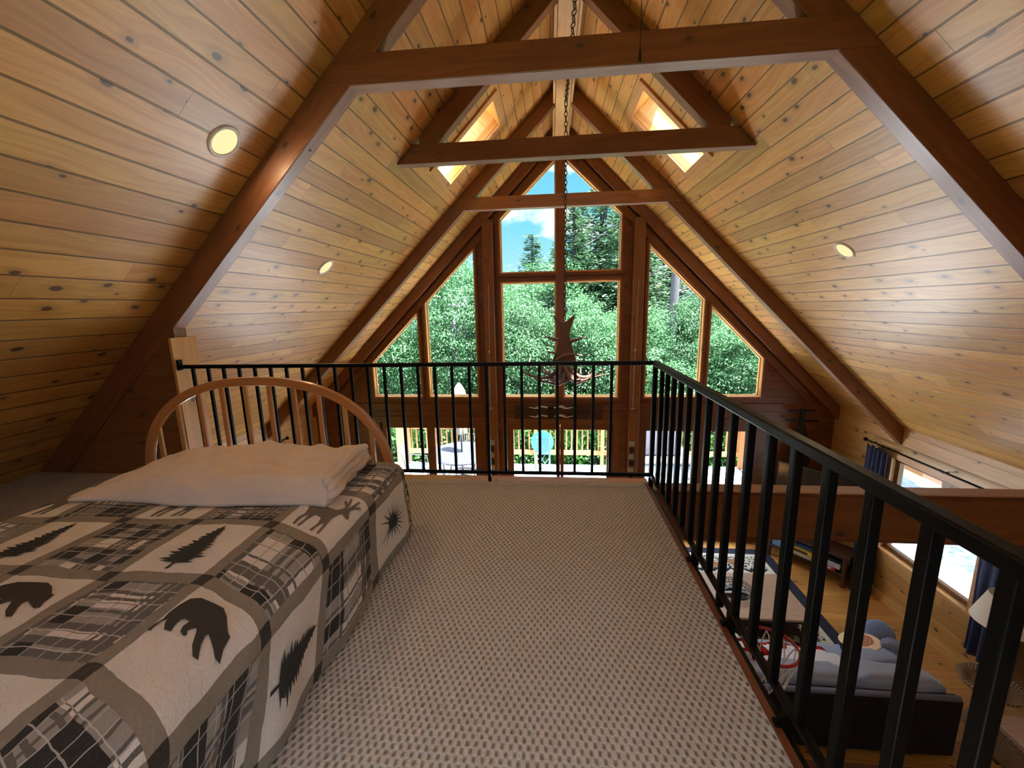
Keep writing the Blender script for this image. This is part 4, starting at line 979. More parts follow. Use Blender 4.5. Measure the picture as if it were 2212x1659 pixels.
# TV bench in the corner with boxed games, TV and speaker
e1 = V((.62, -.785, 0)).normalized(); e2 = V((.785, .62, 0)).normalized()    # along the front, and into the corner
BO = V((3.87, 7.19, ZF))                                                    # front left foot
def B(a, b, z): return BO+e1*a+e2*b+V((0, 0, z))
RB = Matrix((e1, e2, V((0, 0, 1)))).transposed()
def bbox_(mb, a0, b0, z0, a1, b1, z1, m=0):
    t = MB(); t.box((a0, b0, z0), (a1, b1, z1), m); mb.idx([BO+RB @ v for v in t.v], t.f, m); 
    for i in range(len(t.f)): mb.uv[-len(t.f)+i] = t.uv[i]
    return mb
BL = 1.16
tb = thing('tv_bench', 'dark brown low television bench set across the far right corner', 'bench', B(BL/2, .2, 0))
mk('top', bbox_(MB(), -.03, -.02, .49, BL+.03, .42, .525), M['benchw'], tb, bevel=.004)
mk('shelf', bbox_(MB(), .02, .0, .20, BL-.02, .40, .225), M['benchw'], tb, bevel=.003)
for a in (0, BL-.055):
    for b in (0, .345): mk('leg', bbox_(MB(), a, b, 0, a+.055, b+.055, .489), M['benchw'], tb, bevel=.003)
def gbox(nm, a, b, z, w, d, h, mt, label, stripe=None, marks=0):
    t = thing(nm, label, 'box' if 'box' in label else 'player', B(a+w/2, b+d/2, z), 'boxed games on the bench shelf' if 'box' in label else None)
    mk('carton', bbox_(MB(), a, b, z, a+w, b+d, z+h), M[mt], t, bevel=.003)
    if stripe: mk('label_band', bbox_(MB(), a+w*.25, b-.002, z+h*.25, a+w*.8, b-.0005, z+h*.75), M[stripe], t)
    for k in range(marks): mk('printed_mark', bbox_(MB(), a+w*(.12+.26*k), b-.0025, z+h*.2, a+w*(.12+.26*k)+w*.16, b-.0005, z+h*.8), M['boxwhite'], t)
gbox('game_box', .33, .01, .2255, .42, .30, .05, 'boxgreen', 'pale green flat game box at the bottom of the middle pile', 'boxwhite')
gbox('game_box', .31, .0, .276, .40, .32, .085, 'yellow', 'yellow game box with dark lettering in the middle pile', 'boxink')
gbox('game_box', .42, .06, .3615, .24, .2, .05, 'boxblue', 'small blue box on top of the yellow game box')
gbox('game_box', .07, .02, .2255, .225, .30, .19, 'skyblue', 'light blue game box at the left end of the bench shelf')
gbox('game_box', .76, .0, .2255, .26, .30, .06, 'boxred', 'red game box with white squares at the right end of the shelf', None, 3)
gbox('game_box', .78, -.005, .286, .30, .32, .075, 'boxwhite', 'white box on top of the red game box', 'remotew')
gbox('disc_player', .76, .02, .3615, .33, .28, .05, 'black', 'slim black disc player under the bench top')
tv = thing('television', 'black flat television standing on the corner bench', 'television', B(.52, .24, .526))
mk('screen_frame', bbox_(MB(), -.05, .22, 1.02, 1.10, .26, 1.72), M['black'], tv, bevel=.006)
mk('screen', bbox_(MB(), -.03, .2175, 1.04, 1.08, .2195, 1.70), M['screen'], tv)
mk('stand', bbox_(bbox_(MB(), .40, .22, .5255, .66, .27, 1.02), .30, .14, .5255, .76, .34, .535), M['black'], tv, bevel=.004)
sp = thing('floor_speaker', 'black floor speaker with grey cone beside the television bench', 'speaker', B(BL+.16, .18, 0))
mk('cabinet', bbox_(MB(), BL+.05, .06, 0, BL+.27, .34, .60), M['blackm'], sp, bevel=.01)
for z, r in ((.17, .075), (.42, .05)):
    mb = MB(); c = B(BL+.16, .058, z); Mx = (-e2).to_track_quat('Z', 'Y').to_matrix(); mb.lathe([(r, 0), (r, .006), (r*.85, .004), (r*.3, -.004+.006), (.001, .010)], c, 24, 0, Mx); mk('cone', mb, M['greyp'], sp, smooth=True)
# dark stand in the corner behind the television
st = thing('metal_stand', 'tall black metal stand with crossbars in the dark corner behind the television', 'stand', (4.36, 7.42, ZF))
mb = MB(); mb.box((4.33, 7.40, ZF+.001), (4.40, 7.45, -.66)); mb.bar((4.14, 7.43, -.70), (4.56, 7.43, -.69), .035); mb.bar((4.10, 7.43, -.86), (4.64, 7.43, -.88), .03); mk('pole', mb, M['blackm'], st)
mb = MB(); mb.lathe([(.001, -1.9), (.16, -1.9), (.19, -1.6), (.17, -1.2), (.10, -1.1), (.06, -.95), (.001, -.94)], (4.37, 7.42, 0), 16, sy=.45); mk('body', mb, M['blackm'], st, smooth=True)
mb = MB(); mb.lathe([(.001, ZF+.001), (.11, ZF+.001), (.11, ZF+.03), (.001, ZF+.03)], (4.37, 7.42, 0), 20); mk('foot', mb, M['blackm'], st)

# curtains on both side walls
def curtain_set(s, x, wallx, y0, y1, zr, curts, nm):
    rd = thing('curtain_rod', 'black curtain rod with round finials above the %s window' % nm, 'curtain rod', (x, (y0+y1)/2, zr))
    mb = MB(); mb.tube([(x, y0, zr), (x, y1, zr)], .011, 10); mk('rod', mb, M['iron'], rd, smooth=True)
    for y in (y0-.02, y1+.02): mb = MB(); mb.sphere((x, y, zr), .03, 12, 8); mk('finial', mb, M['iron'], rd, smooth=True)
    for y in (y0+.05, (y0+y1)/2, y1-.06):
        mb = MB(); mb.tube([(x, y, zr+.012), (x+s*.03, y, zr-.03), (wallx-s*.003, y, zr-.02)], .007, 6); mk('bracket', mb, M['iron'], rd, smooth=True)
    for (a, b, zb, lab) in curts:
        ct_ = thing('curtain', lab, 'curtain', (x, (a+b)/2, zr), 'navy window curtains')
        mb = MB(); nu, nv = 48, 20; vs = []
        for j in range(nv+1):
            for i in range(nu+1):
                u, v = i/nu, j/nv; y = a+(b-a)*(u+.02*sin(v*5)); z = zr-.045-.03*abs(sin(u*pi*4))*(1-v)**6+(zb-zr)*v
                vs.append((x+.028*sin(u*pi*9)*(.5+.6*v)+.01*sin(u*30+v*4), y, z))
        mb.idx(vs, [[j*(nu+1)+i, j*(nu+1)+i+1, (j+1)*(nu+1)+i+1, (j+1)*(nu+1)+i] for j in range(nv) for i in range(nu)])
        o = mk('cloth', mb, M['navy'], ct_, smooth=True); so_ = o.modifiers.new('thick', 'SOLIDIFY'); so_.thickness = .006
        for k in range(5):
            y = a+(b-a)*(.02+.24*k); mb = MB(); mb.tube([(x+.022*cos(t*pi/6), y, zr-.012+.026*sin(t*pi/6)) for t in range(12)], .003, 5, closed=True); mk('ring', mb, M['bronze'], ct_, smooth=True)
curtain_set(1, 4.87, XR, 4.15, 6.62, -.945, ((6.20, 6.58, -2.72, 'navy curtain gathered at the far end of the right window'), (4.22, 4.74, -2.86, 'navy curtain at the near end of the right window behind the table lamp')), 'right')
curtain_set(-1, -4.51, XL, 3.9, 6.42, -.945, ((5.98, 6.36, -2.9, 'navy curtain seen through the railing on the left wall'),), 'left')

# end table with wicker tray, lamps, wicker stool
et = thing('wicker_table', 'round wicker side table with wide woven rim at the right end of the sofa', 'table', (4.56, 4.10, ZF)); et.scale = (.92, .92, .86)
c = V((0, 0, 0))
def local(o, p): o.parent = p; return o
mb = MB(); mb.lathe([(.001, .56), (.17, .56), (.185, .575), (.20, .60), (.27, .63), (.285, .62), (.26, .58), (.19, .54), (.001, .54)], c, 40); local(mk('tray_rim', mb, M['wicker'], smooth=True), et)
mb = MB(); mb.lathe([(.12, .54), (.10, .40), (.10, .2), (.17, .02), (.18, 0), (.001, 0)], c, 32); local(mk('pedestal', mb, M['wicker'], smooth=True), et)
lw = thing('table_lamp', 'table lamp with wide pale shade standing on the wicker side table', 'lamp', (4.56, 4.10, ZF+.4835))
mb = MB(); mb.lathe([(.25, .76), (.15, 1.06), (.145, 1.06), (.245, .76)], c, 40); local(mk('lamp_shade', mb, M['shadew'], smooth=True), lw)
mb = MB(); mb.lathe([(.001, .0), (.11, 0), (.11, .02), (.03, .05), (.025, .15), (.07, .30), (.075, .42), (.03, .6), (.012, .7), (.012, 1.0), (.001, 1.0)], c, 20); local(mk('lamp_base', mb, M['blackm'], smooth=True), lw)
ws = thing('wicker_chest', 'woven wicker chest in front of the lamp at the right edge of the room', 'chest', (4.60, 3.52, ZF))
mb = MB(); mb.box((-.30, -.26, .04), (.30, .26, .40)); local(mk('woven_body', mb, M['wicker'], bevel=.03), ws)
mb = MB(); mb.box((-.33, -.29, .40), (.33, .29, .459)); local(mk('lid', mb, M['tablew'], bevel=.01), ws)
mb = MB(); mb.box((-.28, -.24, 0), (-.22, -.18, .04)); mb.box((.22, -.24, 0), (.28, -.18, .04)); mb.box((-.28, .18, 0), (-.22, .24, .04)); mb.box((.22, .18, 0), (.28, .24, .04)); local(mk('feet', mb, M['benchw']), ws)

# ------------------------------------------------------------------ outside: deck, railing, furniture
DZ = -3.42
for nm, a, b, mt in (('floor_deck', (-7, YG+.17, DZ-.15), (5.2, 11.66, DZ), 'deckw'), ('floor_side_deck', (5.205, -1.5, DZ-.15), (9.2, 11.66, DZ), 'deckshade')):
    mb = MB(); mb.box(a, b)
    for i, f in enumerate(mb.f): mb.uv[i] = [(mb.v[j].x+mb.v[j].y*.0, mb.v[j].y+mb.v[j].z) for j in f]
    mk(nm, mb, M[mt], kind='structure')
mb = MB(); mb.box((-60, 11.7, -5.3), (60, 90, -5.2)); mb.box((-60, -30, -5.3), (60, 11.7, -5.25)); mk('ground', mb, M['grass'], kind='structure')
def deck_rail(p, q, n, label, skip0=False):
    p = V(p); q = V(q); d = q-p; L = d.length; d.normalize(); s = V((d.y, -d.x, 0))
    t = thing('deck_railing', label, 'railing', p)
    mb = MB(); mb.bar(p+V((0, 0, 1.20)), q+V((0, 0, 1.20)), .14, .04); mk('cap_rail', mb, M['cedar'], t, bevel=.004)
    mb = MB(); mb.bar(p+V((0, 0, 1.135)), q+V((0, 0, 1.135)), .04, .09); mb.bar(p+V((0, 0, .40)), q+V((0, 0, .40)), .04, .14); mk('cross_rails', mb, M['cedar'], t, bevel=.004)
    for k in range(n):
        c = p+d*(L*(k+.5)/n)-s*.035; mb = MB(); mb.bar(c+V((0, 0, .335)), c+V((0, 0, 1.179)), .042, .036, up=s); mk('baluster', mb, M['cedar'], t)
    for k in range(int(L/1.9)+1):
        c = p+d*min(L, k*1.9)+s*.05; mb = MB(); mb.bar(c, c+V((0, 0, 1.178)), .09, .09, up=s); mk('post', mb, M['cedar'], t)
    return t
deck_rail((-4.24, 11.58, DZ), (5.28, 11.58, DZ), 62, 'cedar deck railing with upright balusters along the far edge of the deck')
deck_rail((5.36, 11.5, DZ), (5.36, 8.9, DZ), 17, 'short cedar railing running back toward the house at the right of the deck')
deck_rail((9.0, 11.5, DZ), (9.0, 4.5, DZ), 45, 'cedar railing beyond the right window')
mb = MB(); mb.box((-4.55, 11.35, DZ), (-4.27, 11.62, DZ+1.35)); mk('deck_post', mb, M['cedar'], bevel=.008, label='thick square cedar post at the left corner of the deck', cat='post')

# patio table, umbrella, chairs
pc = V((-2.38, 10.42, DZ)); PZ = -2.62
pt = thing('patio_table', 'round slate blue slatted patio table on the deck', 'table', pc)
mb = MB(); prof = []
for k in range(12):
    y0 = -.84+.14*k; y1 = y0+.132
    mid = (y0+y1)/2; hw = (max(.01, .82**2-min(abs(y0), abs(y1))**2))**.5*.985
    hw0 = max(.02, (max(0, .84**2-y0*y0))**.5); hw1 = max(.02, (max(0, .84**2-y1*y1))**.5)
    mb.prism([(-hw0, y0), (hw0, y0), (hw1, y1), (-hw1, y1)], (pc.x, pc.y, PZ-.02), (1, 0, 0), (0, 1, 0), (0, 0, .02))
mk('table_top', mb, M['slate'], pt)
mb = MB(); mb.lathe([(.84, PZ-.05), (.865, PZ-.05), (.865, PZ+.004), (.84, PZ+.004), (.84, PZ-.05)], (pc.x, pc.y, 0), 48); mk('rim', mb, M['slate'], pt, smooth=True)
for a in (45, 135, 225, 315):
    d = V((cos(RAD(a)), sin(RAD(a)), 0)); mb = MB(); mb.tube([pc+d*.62+V((0, 0, PZ-DZ-.05)), pc+d*.55+V((0, 0, .4)), pc+d*.66], .022, 8); mk('leg', mb, M['slate'], pt, smooth=True)
um = thing('patio_umbrella', 'closed cream patio umbrella standing through the round patio table', 'umbrella', pc)
mb = MB(); mb.tube([pc+V((0, 0, .05)), pc+V((0, 0, 2.62))], .022, 10); mk('pole', mb, M['slate'], um, smooth=True)
mb = MB(); n = 32; prof = [(.012, 2.70), (.06, 2.64), (.13, 2.50), (.165, 2.30), (.15, 1.95), (.13, 1.6), (.15, 1.35), (.135, 1.32)]
for r, z in prof:
    for k in range(n):
        a = 2*pi*k/n; rr = r*(1+.18*cos(a*8)*(1 if r > .05 else 0)); mb.v.append(pc+V((rr*cos(a), rr*sin(a), z)))
for i in range(len(prof)-1):
    for k in range(n): mb.f.append([i*n+k, i*n+(k+1) % n, (i+1)*n+(k+1) % n, (i+1)*n+k]); mb.m.append(0); mb.uv.append([(0, 0)]*4)
mk('canopy', mb, M['canvas'], um, smooth=True)
mb = MB(); mb.lathe([(.001, 0), (.26, 0), (.26, .06), (.05, .1), (.03, .3), (.001, .3)], pc, 24); mk('base', mb, M['slate'], um, smooth=True)
def patio_chair(x, y, rz, label):
    t = thing('patio_chair', label, 'chair', (0, 0, 0), 'patio chairs around the round table')
    mb = MB()
    for k in range(8): mb.box((-.22+.056*k, -.22, .41), (-.22+.056*k+.046, .22, .425))
    mk('seat', mb, M['slate'], t)
    mb = MB(); mb.tube([(-.24, .22, .42), (-.25, .30, .75), (-.22, .36, .98), (0, .38, 1.0), (.22, .36, .98), (.25, .30, .75), (.24, .22, .42)], .014, 8)
    for k in range(7): mb.tube([(-.18+.06*k, .235, .45), (-.18+.06*k, .30, .72), (-.18+.06*k, .365, .97)], .008, 6)
    mk('backrest', mb, M['slate'], t, smooth=True)
    for sx in (-1, 1):
        mb = MB(); mb.tube([(sx*.25, -.22, 0), (sx*.25, -.23, .42), (sx*.26, -.20, .62), (sx*.26, .1, .64), (sx*.25, .28, .66)], .014, 8); mk('arm', mb, M['slate'], t, smooth=True)
        mb = MB(); mb.tube([(sx*.24, .22, .42), (sx*.24, .30, 0)], .014, 8); mk('leg', mb, M['slate'], t, smooth=True)
    t.location = (x, y, DZ); t.rotation_euler = (0, 0, rz); return t
patio_chair(-2.75, 9.22, pi, 'slate patio chair on the near side of the round table, left one of two')
patio_chair(-1.95, 9.22, pi, 'slate patio chair on the near side of the round table, right one of two')
patio_chair(-3.62, 10.35, pi/2, 'slate patio chair at the left side of the round table')
patio_chair(-2.4, 11.42-.35, 0, 'slate patio chair on the far side of the round table')

# teal bistro table folded upright with a folded chair before it
bt = thing('bistro_table', 'round teal bistro table folded upright on the deck', 'table', (-.245, 11.28, DZ))
c = V((-.245, 11.20, -2.585)); Mx = Matrix.Rotation(RAD(82), 3, 'X')
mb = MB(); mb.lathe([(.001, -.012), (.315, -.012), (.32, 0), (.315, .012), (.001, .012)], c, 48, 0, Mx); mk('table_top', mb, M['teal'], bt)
for s in (-1, 1):
    mb = MB(); mb.tube([(-.245+s*.19, 11.24, -2.7), (-.245+s*.19, 11.30, DZ+.01)], .012, 8); mb.tube([(-.245+s*.14, 11.25, -2.85), (-.245-s*.16, 11.27, DZ+.01)], .010, 8); mk('leg', mb, M['teal'], bt, smooth=True)
bch = thing('folding_chair', 'folded teal slatted chair leaning in front of the round bistro table', 'chair', (-.2, 11.05, DZ))
mb = MB()
for s in (-1, 1):
    mb.tube([(-.21+s*.17, 11.12, -2.40), (-.21+s*.18, 11.03, -2.9), (-.21+s*.185, 10.98, DZ+.01)], .011, 8)
mk('frame', mb, M['teal'], bch, smooth=True)
for k in range(7):
    mb = MB(); z = -2.44-.068*k; y = 11.095-.018*k; mb.box((-.375, y-.008, z-.025), (-.045, y+.004, z+.012)); mk('slat', mb, M['tealdark'], bch)
mb = MB(); mb.tube([(-.37, 10.99, -2.98), (-.06, 10.93, DZ+.01)], .009, 6); mb.tube([(-.06, 10.99, -2.98), (-.37, 10.93, DZ+.01)], .009, 6); mk('cross_legs', mb, M['teal'], bch, smooth=True)

# hot tub with its cover folded up, and a rounded chair back
ht = thing('hot_tub', 'pale blue grey hot tub at the right of the deck', 'hot tub', (2.75, 10.95, DZ))
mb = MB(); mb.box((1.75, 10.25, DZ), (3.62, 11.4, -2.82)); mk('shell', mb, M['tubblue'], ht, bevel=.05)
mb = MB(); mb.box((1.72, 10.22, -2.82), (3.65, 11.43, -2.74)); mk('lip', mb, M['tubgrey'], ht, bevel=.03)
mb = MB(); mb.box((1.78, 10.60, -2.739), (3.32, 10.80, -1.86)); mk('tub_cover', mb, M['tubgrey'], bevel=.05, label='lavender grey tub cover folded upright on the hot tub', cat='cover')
pb = thing('deck_chair', 'slate blue deck chair with rounded back beside the hot tub', 'chair', (3.70, 9.75, DZ))
mb = MB(); mb.prism([(-.17, 0), (.17, 0), (.19, .4), (.15, .6), (.07, .68), (-.07, .68), (-.15, .6), (-.19, .4)], (3.5, 9.62, -2.95), (1, 0, 0), (0, 0, 1), (0, .05, 0)); mk('backrest', mb, M['slate'], pb, bevel=.015)
mb = MB(); mb.box((3.30, 9.66, DZ+.40), (3.70, 10.1, DZ+.45)); mk('seat', mb, M['slate'], pb, bevel=.01)
for x in (3.32, 3.64):
    for y in (9.66, 10.04): mb = MB(); mb.box((x, y, DZ), (x+.04, y+.04, DZ+.40)); mk('leg', mb, M['slate'], pb)

# ------------------------------------------------------------------ trees
def leaf_quad(mb, p, d, n, L, W):
    d = d.normalized(); s = d.cross(n).normalized(); n = s.cross(d)
    i = len(mb.v); mb.v += [p, p+d*L*.5+s*W*.5+n*L*.06, p+d*L, p+d*L*.5-s*W*.5+n*L*.06]
    mb.f.append([i, i+1, i+2, i+3]); mb.m.append(0); mb.uv.append([(0, 0)]*4)
def rv(r): 
    while True:
        v = V((r.uniform(-1, 1), r.uniform(-1, 1), r.uniform(-1, 1)))
        if .05 < v.length < 1: return v
def broad_crown(seed, rx_, rz_, zc, nclump, nleaf, L, lumps=9):
    r = random.Random(seed); mb = MB()
    lob = [(rv(r).normalized(), .62+.4*r.random()) for _ in range(lumps)]
    for _ in range(nclump):
        d = rv(r).normalized()
        if d.y > .55 and r.random() < .7: d.y = -d.y
        k = .70+.30*max(max(0, d.dot(l))**6*w for l, w in lob)+.12*noise.noise(d*4+V((seed, 0, 0)))
        rad = k*(1-.30*r.random()**2); c = V((d.x*rx_*rad, d.y*rx_*rad, zc+d.z*rz_*rad)); cs = .30+.18*r.random()
        for _ in range(nleaf):
            o = rv(r)*cs; o.z *= .55; n = (V((0, 0, 1))+rv(r)*.75+d*.45).normalized(); dr = (d*.5+rv(r)+V((0, 0, -.35)))
            leaf_quad(mb, c+o, dr, n, L*(.7+.6*r.random()), L*.52)
    return mb
def conifer_crown(seed, h, r0, nl, L):
    r = random.Random(seed); mb = MB(); z = .08*h; lv = int(h/.26)
    for i in range(lv):
        t = i/lv; R_ = r0*(1-t)**.95*(.8+.4*r.random())+.02; nb = int(7+9*(1-t))
        for b in range(nb):
            zz = .10*h+.88*h*min(1, t+r.random()/lv); a = 2*pi*(b+r.random())/nb; d = V((cos(a), sin(a), -.22+.5*t)); lenb = R_*(.7+.45*r.random())
            ns = int(nl*lenb/r0)+11
            for k in range(ns):
                f = (k+.5)/ns; p = V((0, 0, zz))+d*lenb*f+V((0, 0, -.10*f*f*lenb)); sd = V((-d.y, d.x, 0))*r.choice((-1, 1))
                leaf_quad(mb, p+rv(r)*.12, d*.8+sd*(.9-.5*f)+V((0, 0, -.25+.2*r.random())), V((0, 0, 1))+rv(r)*1.1, L*(.8+.6*r.random())*(1-.45*f+.2)*(1-.25*t), L*.34*(1-.2*t))
    return mb
def trunk_mesh(h, r, seed, lean=.1):
    rr = random.Random(seed); mb = MB(); pts = [V((lean*sin(k*.9+seed)*.3*k/6, lean*cos(k*1.3+seed)*.3*k/6, h*k/6)) for k in range(7)]
    mb.tube(pts, [r*(1-.7*k/6) for k in range(7)], 8)
    for k in range(5):
        z = h*(.35+.12*k); a = rr.random()*6.3; d = V((cos(a), sin(a), .35)); mb.tube([V((0, 0, z)), V((0, 0, z))+d*.6, V((0, 0, z))+d*1.3+V((0, 0, .25))], [r*.3, r*.2, r*.08], 6)
    return mb
def make_tree(nm, label, crown, trunk, leafm, grp):
    t = thing(nm, label, 'tree', (0, 0, 0), grp)
    mk('crown', crown, M[leafm], t, fixn=False); mk('trunk', trunk, M['bark'], t, smooth=True); return t
GZ = -5.2
broadA = make_tree('broadleaf_tree', '', broad_crown(1, 2.3, 3.0, 5.2, 640, 48, .095), trunk_mesh(5.5, .14, 1), 'leaf', 'leafy trees beyond the deck')
broadB = make_tree('broadleaf_tree', '', broad_crown(2, 2.0, 2.6, 4.6, 540, 48, .09), trunk_mesh(5.0, .12, 2), 'leaf', 'leafy trees beyond the deck')
conA = make_tree('conifer_tree', '', conifer_crown(3, 11.0, 2.9, 70, .22), trunk_mesh(10.6, .17, 3, .05), 'needle', 'conifers behind the leafy trees')
conB = make_tree('conifer_tree', '', conifer_crown(4, 9.0, 2.5, 56, .20), trunk_mesh(8.7, .13, 4, .05), 'needle', 'conifers behind the leafy trees')
used = set()
def plant(src, x, y, label, sc=1.0, rz=0.0, z=GZ):
    if src.name not in used:
        used.add(src.name); src.location = (x, y, z); src.rotation_euler = (0, 0, rz); s_ = sc if isinstance(sc, tuple) else (sc,)*3; src.scale = s_; src['label'] = label; return src
    return dup(src, (x, y, z), label, rz, sc)
plant(broadA, -5.9, 14.8, 'leafy tree behind the small far left window', (1.0, 1.0, .98), .0)
plant(broadA, -3.6, 15.3, 'tall leafy tree filling the big left window', (1.05, 1.0, 1.10), 1.9)
plant(broadB, -1.6, 14.6, 'leafy tree behind the left half of the centre windows', (1.0, 1.0, 1.02), .4)
plant(broadB, .9, 14.4, 'leafy tree behind the antler chandelier', (1.0, 1.0, .93), 2.6)
plant(broadA, 2.6, 15.4, 'leafy tree behind the right edge of the centre windows', (.85, .9, .82), 3.7)
plant(broadB, 4.4, 14.3, 'low leafy tree at the foot of the big right window', (.95, .95, .62), 1.2)
plant(broadA, 6.6, 14.7, 'leafy tree filling the small far right window', (.95, .95, .78), 5.1)
plant(broadB, 5.7, 16.6, 'leafy tree with bright branches in the big right window', (.8, .8, 1.0), 4.2)
plant(broadA, -8.6, 17.5, 'leafy tree farthest left beyond the deck', 1.2, 2.7)
plant(broadA, 9.8, 18, 'leafy tree farthest right beyond the deck', 1.1, .8)
plant(broadB, -.2, 18.5, 'leafy tree farther back behind the centre windows', (1.5, 1.2, 1.15), 3.0)
plant(conB, -.95, 23.0, 'pointed conifer rising into the sky in the upper left centre pane', (1.5, 1.5, 1.135), .3)
plant(conB, -2.05, 21.5, 'shorter conifer just left of the pointed conifer', (.8, .8, .92), 1.7)
plant(conB, -3.15, 24.0, 'small conifer top at the lower left corner of the upper left pane', (.8, .8, .96), 2.2)
plant(conB, .25, 23.5, 'conifer partly hidden by the slim centre post', (1.0, 1.0, 1.10), 4.4)
plant(conA, 1.05, 19.5, 'tall conifer next to the centre post in the upper right pane', (1.15, 1.15, 1.0), 2.0)
plant(conA, 2.35, 20.5, 'tallest conifer in the middle of the upper right pane', (1.2, 1.2, 1.14), .9)
plant(conA, 3.3, 19.0, 'dense conifer at the right side of the upper right pane', (1.15, 1.15, 1.12), 3.3)
plant(conA, 4.4, 20.0, 'dark conifer at the left side of the big right window', (.9, .9, 1.05), 5.0)
plant(conA, 5.9, 21.5, 'dark conifer in the middle of the big right window', (1.1, 1.1, 1.1), 1.1)
plant(conA, 7.6, 20.0, 'dark conifer behind the right windows', (1.1, 1.1, 1.0), 4.1)
plant(conA, 10.5, 22.5, 'conifer farthest right at the back', 1.2, 2.5)
plant(conA, -6.0, 23.0, 'conifer behind the leafy trees in the big left window', (1.1, 1.1, .95), .6)
plant(conA, -9.5, 22.0, 'conifer farthest left at the back', 1.1, 3.9)
plant(broadA, 11.2, 5.2, 'big leafy tree shading the deck outside the right window', (1.45, 1.45, 1.25), 2.2)
plant(broadA, 11.4, 9.6, 'leafy tree at the right end of the deck', (1.4, 1.3, 1.2), .7)
plant(conA, 1.7, 23.5, 'conifer in the second row behind the upper right pane, left one', (1.0, 1.0, 1.12), .5)
plant(conA, 3.9, 24.5, 'conifer in the second row behind the upper right pane, right one', (1.1, 1.1, 1.25), 2.9)
mb = MB(); mb.tube([(4.62, 16.6, GZ), (4.66, 16.6, -1), (4.72, 16.65, 2.2), (4.78, 16.7, 5)], [.20, .18, .16, .12], 12)
tk = mk('bare_trunk', mb, M['bark'], smooth=True, label='bare grey tree trunk standing in the big right window', cat='tree trunk')
def shrub(seed):
    r = random.Random(seed); mb = MB()
    for _ in range(150):
        d = rv(r).normalized(); d.z = abs(d.z); c = V((d.x*.85, d.y*.7, .55+d.z*.95))*(.7+.35*r.random())
        for _ in range(16): leaf_quad(mb, c+rv(r)*.22, d+rv(r), V((0, 0, 1))+rv(r)*.8+V((0, -.4, 0)), .13*(.7+.6*r.random()), .075)
    return mb
sh = thing('shrub', '', 'shrub', (0, 0, 0), 'shrubs below the deck railing')
mk('foliage', shrub(9), M['hedge'], sh, fixn=False)
mb = MB(); mb.tube([(0, 0, 0), (0, 0, .8)], .04, 6); mk('stem', mb, M['bark'], sh)
names = ['far left', 'left', 'behind the patio table', 'right of the patio table', 'left of the bistro table', 'behind the bistro table', 'right of the bistro table', 'left of the hot tub', 'behind the hot tub', 'right of the hot tub', 'at the right deck corner', 'far right']
for k, nm in enumerate(names):
    x = -5.6+1.02*k; lb = 'leafy shrub behind the deck railing, '+nm
    if k == 0: sh.location = (x, 12.9, -4.9); sh['label'] = lb; sh.scale = (1.1, 1, 1.7)
    else: dup(sh, (x, 12.75+.3*((k*7) % 3), -4.9), lb, k*1.3, (1.05+.1*(k % 3), 1, 1.62+.12*(k % 4)))

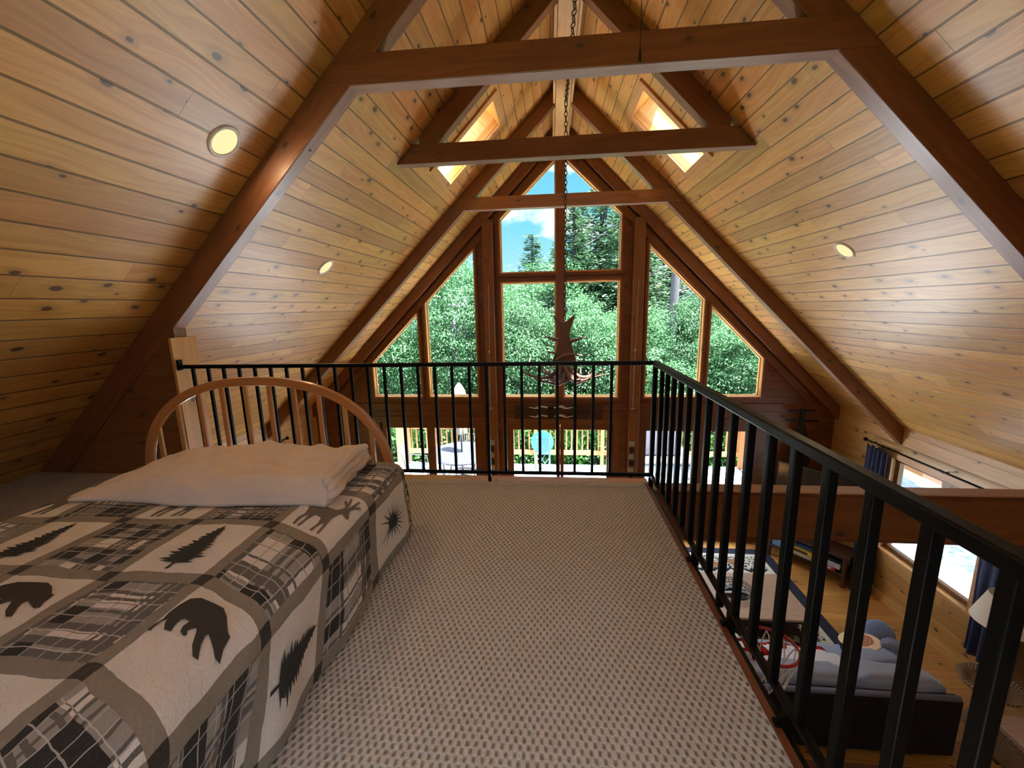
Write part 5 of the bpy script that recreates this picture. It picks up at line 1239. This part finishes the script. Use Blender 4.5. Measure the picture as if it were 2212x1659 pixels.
# ------------------------------------------------------------------ light
def world():
    w = bpy.data.worlds.new('sky'); SC.world = w; w.use_nodes = True; t = w.node_tree; t.nodes.clear()
    out = t.nodes.new('ShaderNodeOutputWorld'); bg = t.nodes.new('ShaderNodeBackground'); t.links.new(bg.outputs[0], out.inputs[0])
    tc = t.nodes.new('ShaderNodeTexCoord'); sp = t.nodes.new('ShaderNodeSeparateXYZ'); t.links.new(tc.outputs['Generated'], sp.inputs[0])
    ramp = t.nodes.new('ShaderNodeValToRGB'); t.links.new(sp.outputs[2], ramp.inputs[0])
    e = ramp.color_ramp.elements; e[0].position = .0; e[0].color = (.55, .85, .98, 1); e[1].position = .45; e[1].color = (.12, .50, .85, 1)
    m = e.new(.18); m.color = (.22, .68, .92, 1)
    mp = t.nodes.new('ShaderNodeMapping'); mp.inputs['Scale'].default_value = (1, 1, 2.2); mp.inputs['Location'].default_value = (.35, .1, .42); t.links.new(tc.outputs['Generated'], mp.inputs[0])
    nz = t.nodes.new('ShaderNodeTexNoise'); nz.inputs['Scale'].default_value = 5.5; nz.inputs['Detail'].default_value = 6; nz.inputs['Roughness'].default_value = .55; t.links.new(mp.outputs[0], nz.inputs['Vector'])
    mr = t.nodes.new('ShaderNodeMapRange'); mr.interpolation_type = 'SMOOTHSTEP'; mr.inputs[1].default_value = .50; mr.inputs[2].default_value = .62; t.links.new(nz.outputs[0], mr.inputs[0])
    mx = t.nodes.new('ShaderNodeMix'); mx.data_type = 'RGBA'; t.links.new(mr.outputs[0], mx.inputs[0]); t.links.new(ramp.outputs[0], mx.inputs[6]); mx.inputs[7].default_value = (1.15, 1.2, 1.25, 1)
    dt = t.nodes.new('ShaderNodeVectorMath'); dt.operation = 'DOT_PRODUCT'; t.links.new(tc.outputs['Generated'], dt.inputs[0]); dt.inputs[1].default_value = (0, -.25, .97); gy = t.nodes.new('ShaderNodeMapRange'); gy.interpolation_type = 'SMOOTHSTEP'; t.links.new(dt.outputs['Value'], gy.inputs[0]); gy.inputs[1].default_value = .30; gy.inputs[2].default_value = .80; gy.inputs[3].default_value = 0; gy.inputs[4].default_value = 1
    m2 = t.nodes.new('ShaderNodeMix'); m2.data_type = 'RGBA'; t.links.new(gy.outputs[0], m2.inputs[0]); t.links.new(mx.outputs[2], m2.inputs[6]); m2.inputs[7].default_value = (9.5, 10.5, 12.0, 1)   # bright hazy sky on the sun's side
    t.links.new(m2.outputs[2], bg.inputs[0]); bg.inputs[1].default_value = .31
world()
def light(nm, ty, loc, energy, color=(1, 1, 1), **kw):
    l = bpy.data.lights.new(nm, ty); l.energy = energy; l.color = color
    for k, v in kw.items(): setattr(l, k, v)
    o = bpy.data.objects.new(nm, l); COL.objects.link(o); o.location = loc; return o
sun = light('sun', 'SUN', (0, 0, 20), 19, (1, .97, .93), angle=RAD(1.0))
sun.rotation_euler = V((-.28, .14, -.95)).to_track_quat('-Z', 'Y').to_euler()
for i, (p, d) in enumerate(LAMPS):
    l = light('recessed_lamp_light', 'AREA', p, 1.2, (1, .72, .42), shape='DISK', size=.15)
    l.rotation_euler = d.to_track_quat('-Z', 'Y').to_euler()

SC.view_settings.view_transform = 'Standard'; SC.view_settings.look = 'None'; SC.view_settings.gamma = 1; SC.view_settings.use_curve_mapping = False
SC.view_settings.exposure = 2.0
SC.cycles.use_denoising = True
SC.cycles.max_bounces = 8; SC.cycles.diffuse_bounces = 5; SC.cycles.glossy_bounces = 3; SC.cycles.transparent_max_bounces = 8; SC.cycles.transmission_bounces = 4
SC.cycles.sample_clamp_indirect = 6; SC.cycles.caustics_reflective = False; SC.cycles.caustics_refractive = False
